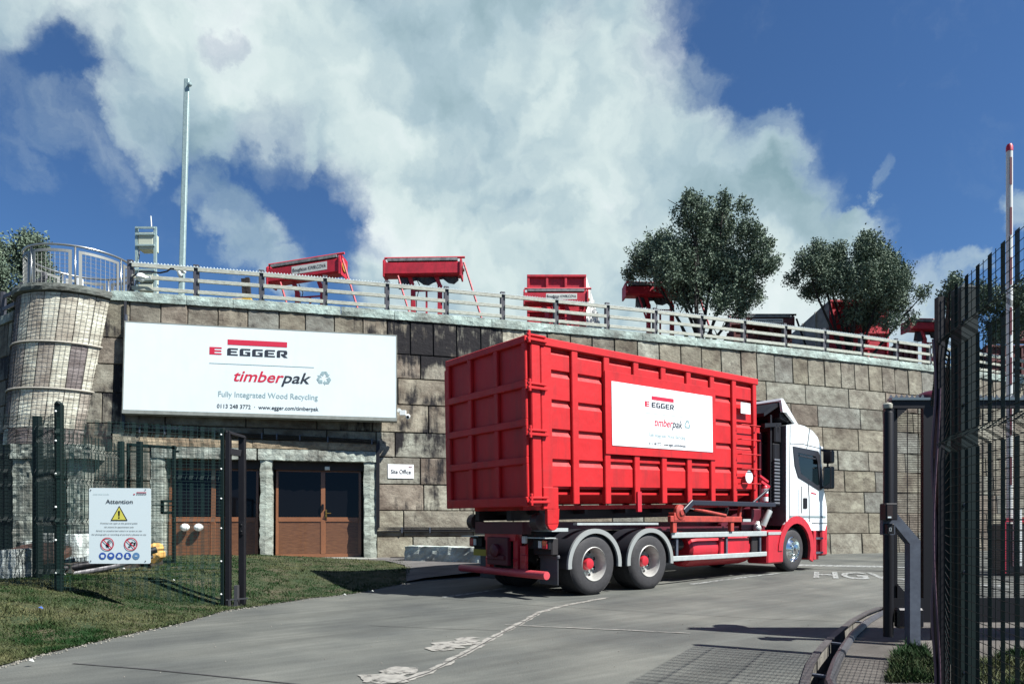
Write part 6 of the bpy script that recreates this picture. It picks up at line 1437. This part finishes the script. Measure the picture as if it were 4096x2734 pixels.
# near fence on the right
def near_fence():
    p0 = (2.61, 4.07); t = thing('security_fence', 'tall dark green V-mesh security fence close to the camera at the right', 'fence', (*p0, 0))
    fl = [2.27, 1.66]; zt = 2.58
    q = (2.61-.257*2.6, 4.07-.967*2.6); mesh_panel(q, p0, -.06, zt, fl, t, 'mesh_panel', M_greenw, (-1, .27), .075, rz=.0024, rh=.0022, dens=5, per=.155)
    q2 = (p0[0]+.53*.12, p0[1]+.85*.12); q3 = (3.9, 6.25); mesh_panel(p0, q3, -.06, zt, fl, t, 'mesh_panel', M_greenw, (-.85, .53), .06, rz=.0024, rh=.0022, dens=6, per=.13)
    mb = MB(); X, Y = 2.735, 4.13; mb.bar((X, Y, -.2), (X, Y, 2.60), .10, .10, up=(0, 1, 0)); k = len(mb.v); s = .052; mb.add([(X-s, Y-s, 2.60), (X+s, Y-s, 2.60), (X+s, Y+s, 2.60), (X-s, Y+s, 2.60), (X, Y, 2.645)], [(0, 1, 4), (1, 2, 4), (2, 3, 4), (3, 0, 4)]); mb.build('post', M_green, t)
    for xy in ((3.98, 6.32), (2.07, 1.75)): mb = MB(); mb.bar((*xy, -.2), (*xy, 2.6), .1, .1, up=(0, 1, 0)); mb.build('post', M_green, t)
    mb = MB(); mb.box(2.56, 2.60, 4.10, 4.14, -.1, 2.55); mb.build('clamp_bar', M_gate, t)
    mb = MB()
    for z in (.3, .9, 1.3, 1.9, 2.4): mb.sphere((2.70, 4.07, z), .012, 8, 5)
    mb.build('bolt_heads', M_galvd, t)
    mb = MB(); pts = [(2.545+.012*math.sin(z*7), 4.12, z) for z in np.linspace(.02, 2.3, 24)]; mb.tube(pts, .008, 6); pts = [(2.55+.02*math.sin(z*3.3+1), 4.10, z) for z in np.linspace(.02, 2.0, 20)]; mb.tube(pts, .006, 6); mb.build('fence_cable', mat('violet_cable', (.10, .06, .085), .45), t)
near_fence()
# sliding gate leaf
def big_gate():
    Y = 7.5; gx = lambda u: (u-512)/FP*Y; gz = lambda v: CH+(HY-v)/FP*Y
    X0 = gx(881); t = thing('sliding_gate', 'black slatted sliding gate leaf standing open behind the entry post', 'gate', (X0, Y, 0)); X1 = 8.2; zt, zb = gz(400.5), .10; wt, wb = gz(408), gz(597)
    mb = MB(); mb.lathe([(.052, 0), (.052, gz(413)+.04), (.045, gz(413)+.06), (.001, gz(413)+.06)], (gx(885.3), Y-.06, -.05), (0, 0, 1), 20, caps=False); mb.build('end_column', M_gate, t, smooth=True)
    wins = [(gx(897), gx(922)), (gx(966), gx(1066))]; fr = MB()
    fr.box(gx(890), X1, Y-.03, Y+.03, wt, zt); fr.box(gx(890), X1, Y-.03, Y+.03, zb, wb); fr.box(gx(889.5), gx(892), Y-.028, Y+.028, wb, wt); fr.box(wins[0][1], wins[1][0]-.25, Y-.028, Y+.028, wb, wt); fr.box(wins[1][0]-.25, wins[1][0], Y-.027, Y+.027, wb, wt); fr.box(wins[1][1], X1, Y-.028, Y+.028, wb, wt)
    fr.build('gate_frame', M_gate, t)
    for (xa, xb) in wins:
        mb = MB(); mb.poly([(xa-.01, wt), (xa+.11, wt), (xa-.01, wt-.11)], (0, Y-.02, 0), (1, 0, 0), (0, 0, 1), t=.004, back=.004); mb.build('gusset_plate', M_gate, t)
        mb = MB(); mb.poly([(xa-.01, wb), (xa+.13, wb), (xa-.01, wb+.16)], (0, Y-.02, 0), (1, 0, 0), (0, 0, 1), t=.004, back=.004); mb.build('gusset_plate', M_gate, t)
    mb = MB(); mb.box(gx(892), gx(897)-.0, Y-.01, Y+.01, wb, wt); mb.build('stile', M_gate, t)
    mb = MB(); z = wb+.01
    while z < wt: mb.bar((gx(890), Y+.035, z), (wins[1][1]+.1, Y+.035, z), .008, .0062); z += .0195
    x = gx(897)+.02
    while x < wins[1][1]: mb.bar((x, Y+.042, wb), (x, Y+.042, wt), .007); x += .118
    mb.build('slat_mesh', M_gate, t)
    mb = MB(); mb.box(gx(889.5), wins[1][1]+.4, Y-.05, Y+.05, zt+.003, zt+.03); tp = mb.build('top_capping', mat('gate_cap', (.13, .17, .19), .4, .4), t)
    mb = MB(); x = gx(891)
    while x < X1: mb.add([(x-.028, Y, zt+.031), (x+.028, Y, zt+.031), (x, Y, zt+.075), (x, Y+.006, zt+.031)], [(0, 1, 2), (1, 3, 2), (3, 0, 2)]); x += .058
    mb.build('anti_climb_teeth', M_galvd, tp)
    mb = MB(); mb.box(gx(891), gx(917), Y-.14, Y-.04, .05, gz(606)); mb.build('gear_housing', mat('gloss_black', (.008, .008, .012), .25), t, bevel=.02)
    mb = MB(); mb.lathe([(.045, 0), (.05, .02), (.05, .045), (.035, .06), (.001, .063)], (gx(884.5), Y-.06, gz(409)), (0, 0, 1), 20, caps=False); mb.build('beacon_lamp', mat('cream_lens', (.36, .36, .30), .4), t, smooth=True)
    mb = MB(); mb.box(gx(881.5), gx(890), Y-.08, Y-.03, gz(412), gz(409.2)); mb.build('beacon_bracket', M_gate, t)
big_gate()
mb = MB(); c = W(934, 399, 7.6); n = 20; k0 = 0
for j in range(7):
    ph = R(90)*j/6
    for i in range(n): a = 2*math.pi*i/n; sc_ = 1 if j else 1; mb.v.append((c.x+.20*math.cos(ph)*math.cos(a), c.y+.20*math.cos(ph)*math.sin(a), c.z+.10*math.sin(ph)-(.022 if (j == 0 and i % 2) else 0)))
for j in range(6):
    for i in range(n): mb.f.append((j*n+i, j*n+(i+1) % n, (j+1)*n+(i+1) % n, (j+1)*n+i))
hd = mb.build('scalloped_hood', mat('dark_red_hood', (.07, .008, .016), .4), None, smooth=True, label='small dark red domed hood with scalloped edge above the sliding gate', category='hood')
mb = MB(); mb.tube([(c.x, c.y, -.12), (c.x, c.y, c.z+.02)], .035, 10); mb.build('hood_stand', M_gate, hd)
# intercom post
def entry_post():
    b = G(912.5, 645); Y = b.y; k = Y/FP; t = thing('entry_post', 'bent galvanised entry post with a keypad box in front of the gate', 'post', b)
    x = b.x; e1 = W(912.5, 540, Y); e2 = W(896, 513, Y)
    mb = MB(); w = .10
    pts = [(x-.055, -.13), (x+.055, -.13), (x+.055, W(0, 540, Y).z), (W(892.5, 0, Y).x, W(0, 512.5, Y).z+.02), (W(892.5, 0, Y).x, W(0, 503, Y).z), (W(888.5, 0, Y).x, W(0, 503, Y).z), (W(888.5, 0, Y).x, W(0, 533.5, Y).z), (W(892.5, 0, Y).x, W(0, 533.5, Y).z), (W(892.5, 0, Y).x, W(0, 525, Y).z), (x-.055, W(0, 543, Y).z)]
    mb.poly(pts, (0, Y-.05, 0), (1, 0, 0), (0, 0, 1), t=.0, back=-.0) if False else mb.poly(pts, (0, Y-.05, 0), (1, 0, 0), (0, 0, 1), t=0, back=.10)
    mb.build('bent_arm', M_galvd, t)
    mb = MB(); a, c = W(877.8, 503, Y), W(889.3, 519.5, Y); mb.box(a.x, c.x, Y-.16, Y-.04, c.z, a.z); ib = mb.build('intercom', M_black, t, bevel=.008)
    mb = MB(); mb.box(a.x+.01, a.x+.065, Y-.165, Y-.1601, c.z+.012, a.z-.02); mb.build('speaker_panel', mat('brown_panel', (.045, .03, .028), .4, .3), ib)
    mb = MB(); mb.box(a.x+.014, a.x+.05, Y-.168, Y-.1655, c.z+.022, c.z+.038); mb.build('name_window', M_sign, ib)
    mb = MB(); a2, c2 = W(880.8, 523, Y), W(887.8, 533, Y); mb.box(a2.x, c2.x, Y-.13, Y-.03, c2.z, a2.z); rd = mb.build('card_reader', M_black, t, bevel=.006)
    mb = MB(); mb.poly([(0, 0), (.02, 0), (.02, .035), (0, .035)], (a2.x+.02, Y-.132, c2.z+.03), (1, 0, 0), (0, 0, 1), holes=([(.003, .003), (.017, .003), (.017, .032), (.003, .032)],)); mb.build('reader_outline', M_sign, rd)
    mb = MB(); mb.box(a.x+.02, W(891, 0, Y).x, Y-.06, Y-.0, W(0, 534, Y).z, W(0, 503.5, Y).z); mb.build('mounting_plate', M_galvd, t)
entry_post()
# boom barrier
def barrier():
    Y = 15.5; X = (1009.4-512)/FP*Y; t = thing('boom_barrier', 'raised red and white boom barrier standing upright at the right edge', 'barrier', (X, Y, 0))
    zt = 1.2+375*Y/FP; mb = MB(); mb.lathe([(.001, 0), (.062, 0), (.066, zt-1.0-.1), (.001, zt-1.0-.1)], (X, Y, 1.0), (0, 0, 1), 16, caps=False); bm_ = mb.build('boom', mat('boom_white', (.62, .64, .62), .4), t, smooth=True)
    mb = MB(); mb.lathe([(.07, 0), (.07, .10), (.05, .16), (.001, .17)], (X, Y, zt-.12), (0, 0, 1), 16, caps=False); mb.build('boom_cap', M_signred, bm_, smooth=True)
    mb = MB(); z = zt-.9
    while z > 1.2: mb.box(X-.035, X+.012, Y-.0695, Y-.05, z, z+.62); z -= 1.13
    mb.build('red_reflector', mat('dark_red_reflector', (.10, .008, .015), .4), bm_)
    mb = MB(); mb.box(X-.25, X+.27, Y-.2, Y+.25, .0, 1.15); mb.build('housing', mat('housing_dark', (.02, .018, .02), .4), t, bevel=.03)
    mb = MB(); mb.box(X-.29, X-.24, Y-.23, Y-.16, .05, 1.28); mb.box(X+.26, X+.31, Y-.23, Y-.16, .05, 1.28); mb.box(X-.29, X+.31, Y-.23, Y-.16, 1.2, 1.28); mb.build('housing_trim', M_signred, t)
    mb = MB(); mb.box(X-.09, X+.09, Y-.28, Y-.205, .2, 1.5); mb.build('white_cover', M_plastic, t, bevel=.02)
barrier()
mb = MB(); q = W(1030, 560, 15.8); mb.box(q.x-.12, q.x+.9, q.y, q.y+.4, .0, 1.3); oc = mb.build('orange_cabinet', mat('cabinet_orange', (.65, .14, .02), .4, col2=(.55, .03, .02), vscale=1.2), None, bevel=.03, label='red and orange cabinet just at the right edge behind the fence', category='cabinet')

# ------------------------------------------------------------------ debris behind left fence
deb = [((0, 14), (549, 580), 10.35, 'rough white concrete lump at the far left edge', 11), ((16, 26), (541, 559), 12.8, 'holed grey-white concrete block behind the leftmost lump', 12),
       ((31, 49), (541, 558), 12.6, 'flat grey concrete block between the two fence posts', 13), ((40, 53), (533, 548), 13.4, 'white block leaning at the back of the rubble heap', 14),
       ((60, 77), (534, 556), 11.6, 'rust-spotted white concrete block right of the left fence post', 15), ((77, 88), (530, 546), 13.2, 'pale wedge-shaped slab next to the Attention notice', 16)]
for (xa, xb), (ya, yb), Y, lb, sd in deb:
    A, B = W(xa, yb, Y), W(xb, yb, Y); zb = min(A.z, .9); h = W(0, ya, Y).z-A.z
    A.z = B.z = max(.25, A.z); rockbox('concrete_block', A, B, (.05, .35, 0), h, M_gran, lb, 'block', sd, tone=(.38, .42, .43), grime=.62)
rockbox('rubble_heap', W(-20, 585, 11.2), W(70, 580, 11.2), (.2, 2.6, 0), .28, M_gran, 'low dark heap of soil and rubble behind the left fence', 'rubble', 21, tone=(.05, .045, .04), grime=.4)
mb = MB(); c = W(40, 556, 11.3); mb.lathe([(.01, 0), (.42, 0), (.45, .02), (.45, .10), (.01, .12)], c, (.1, -.3, 1), 28, caps=False); mb.build('metal_lid', mat('rusty_lid', (.06, .03, .02), .6, var=.3), None, smooth=True, label='round rusty lid lying on the rubble behind the left fence', category='lid')
for k, (a, b, r, lb) in enumerate((((63, 575), (152, 555), .055, 'grey plastic pipe lying on the grass below the notice, the lower one'), ((64, 568), (156, 549), .06, 'dark pipe lying on top of the grey one below the notice'))):
    A, B = W(a[0], a[1], 11.2), W(b[0], b[1], 12.2); mb = MB(); mb.tube([A, A.lerp(B, .5)+Vector((0, 0, -.03)), B], r, 12); mb.build('pipe', mat('pipe_grey', (.13, .13, .14), .5) if k == 0 else M_black, None, smooth=True, label=lb, category='pipe')
mb = MB(); mb.bar(W(62, 562, 12.2), W(120, 552, 12.8), .5, .12); mb.build('stone_slab', mat('pale_slab', (.34, .40, .41), .8, var=.2), None, label='long pale slab leaning behind the pipes', category='slab')
A, B = W(150, 556, 13.0), W(160, 549, 13.2)
mb = MB(); mb.bar(W(146, 552, 13.1), W(161, 545.8, 13.1), .3, .20); mb.bar(W(151, 562, 12.9), W(162.5, 551, 12.9), .3, .16); mb.build('yellow_cushion', M_yel, None, bevel=.06, label='pale yellow folded foam slab poking out right of the notice', category='foam')
# litter
rl = random.Random(4)
for k, (px, py, lb) in enumerate(((123, 589, 'crumpled pale wrapper on the lawn below the notice'), (173, 594, 'flattened clear bottle on the lawn near the gate catch'), (39.5, 620, 'small blue scrap of plastic on the left lawn'), (30, 655, 'white paper scrap near the kerb at bottom left'), (372, 588, 'white wrapper in the lorry shadow on the lawn tip'), (344, 592, 'white cup lying on the lawn edge by the drive'))):
    q = G(px, py, .1); q.z = hv(q.x, q.y)+.02; m = MB(); w_ = rl.uniform(.03, .06)
    m.add([q+Vector((-w_, 0, .0)), q+Vector((0, -w_*.5, .02)), q+Vector((w_, .01, .0)), q+Vector((.2*w_, w_*.6, .03)), q+Vector((-.5*w_, w_*.4, .015))], [(0, 1, 4), (1, 3, 4), (1, 2, 3)]); m.build('litter', M_signblue if k == 2 else mat('litter_grey', (.38, .40, .38), .6), None, label=lb, category='litter')
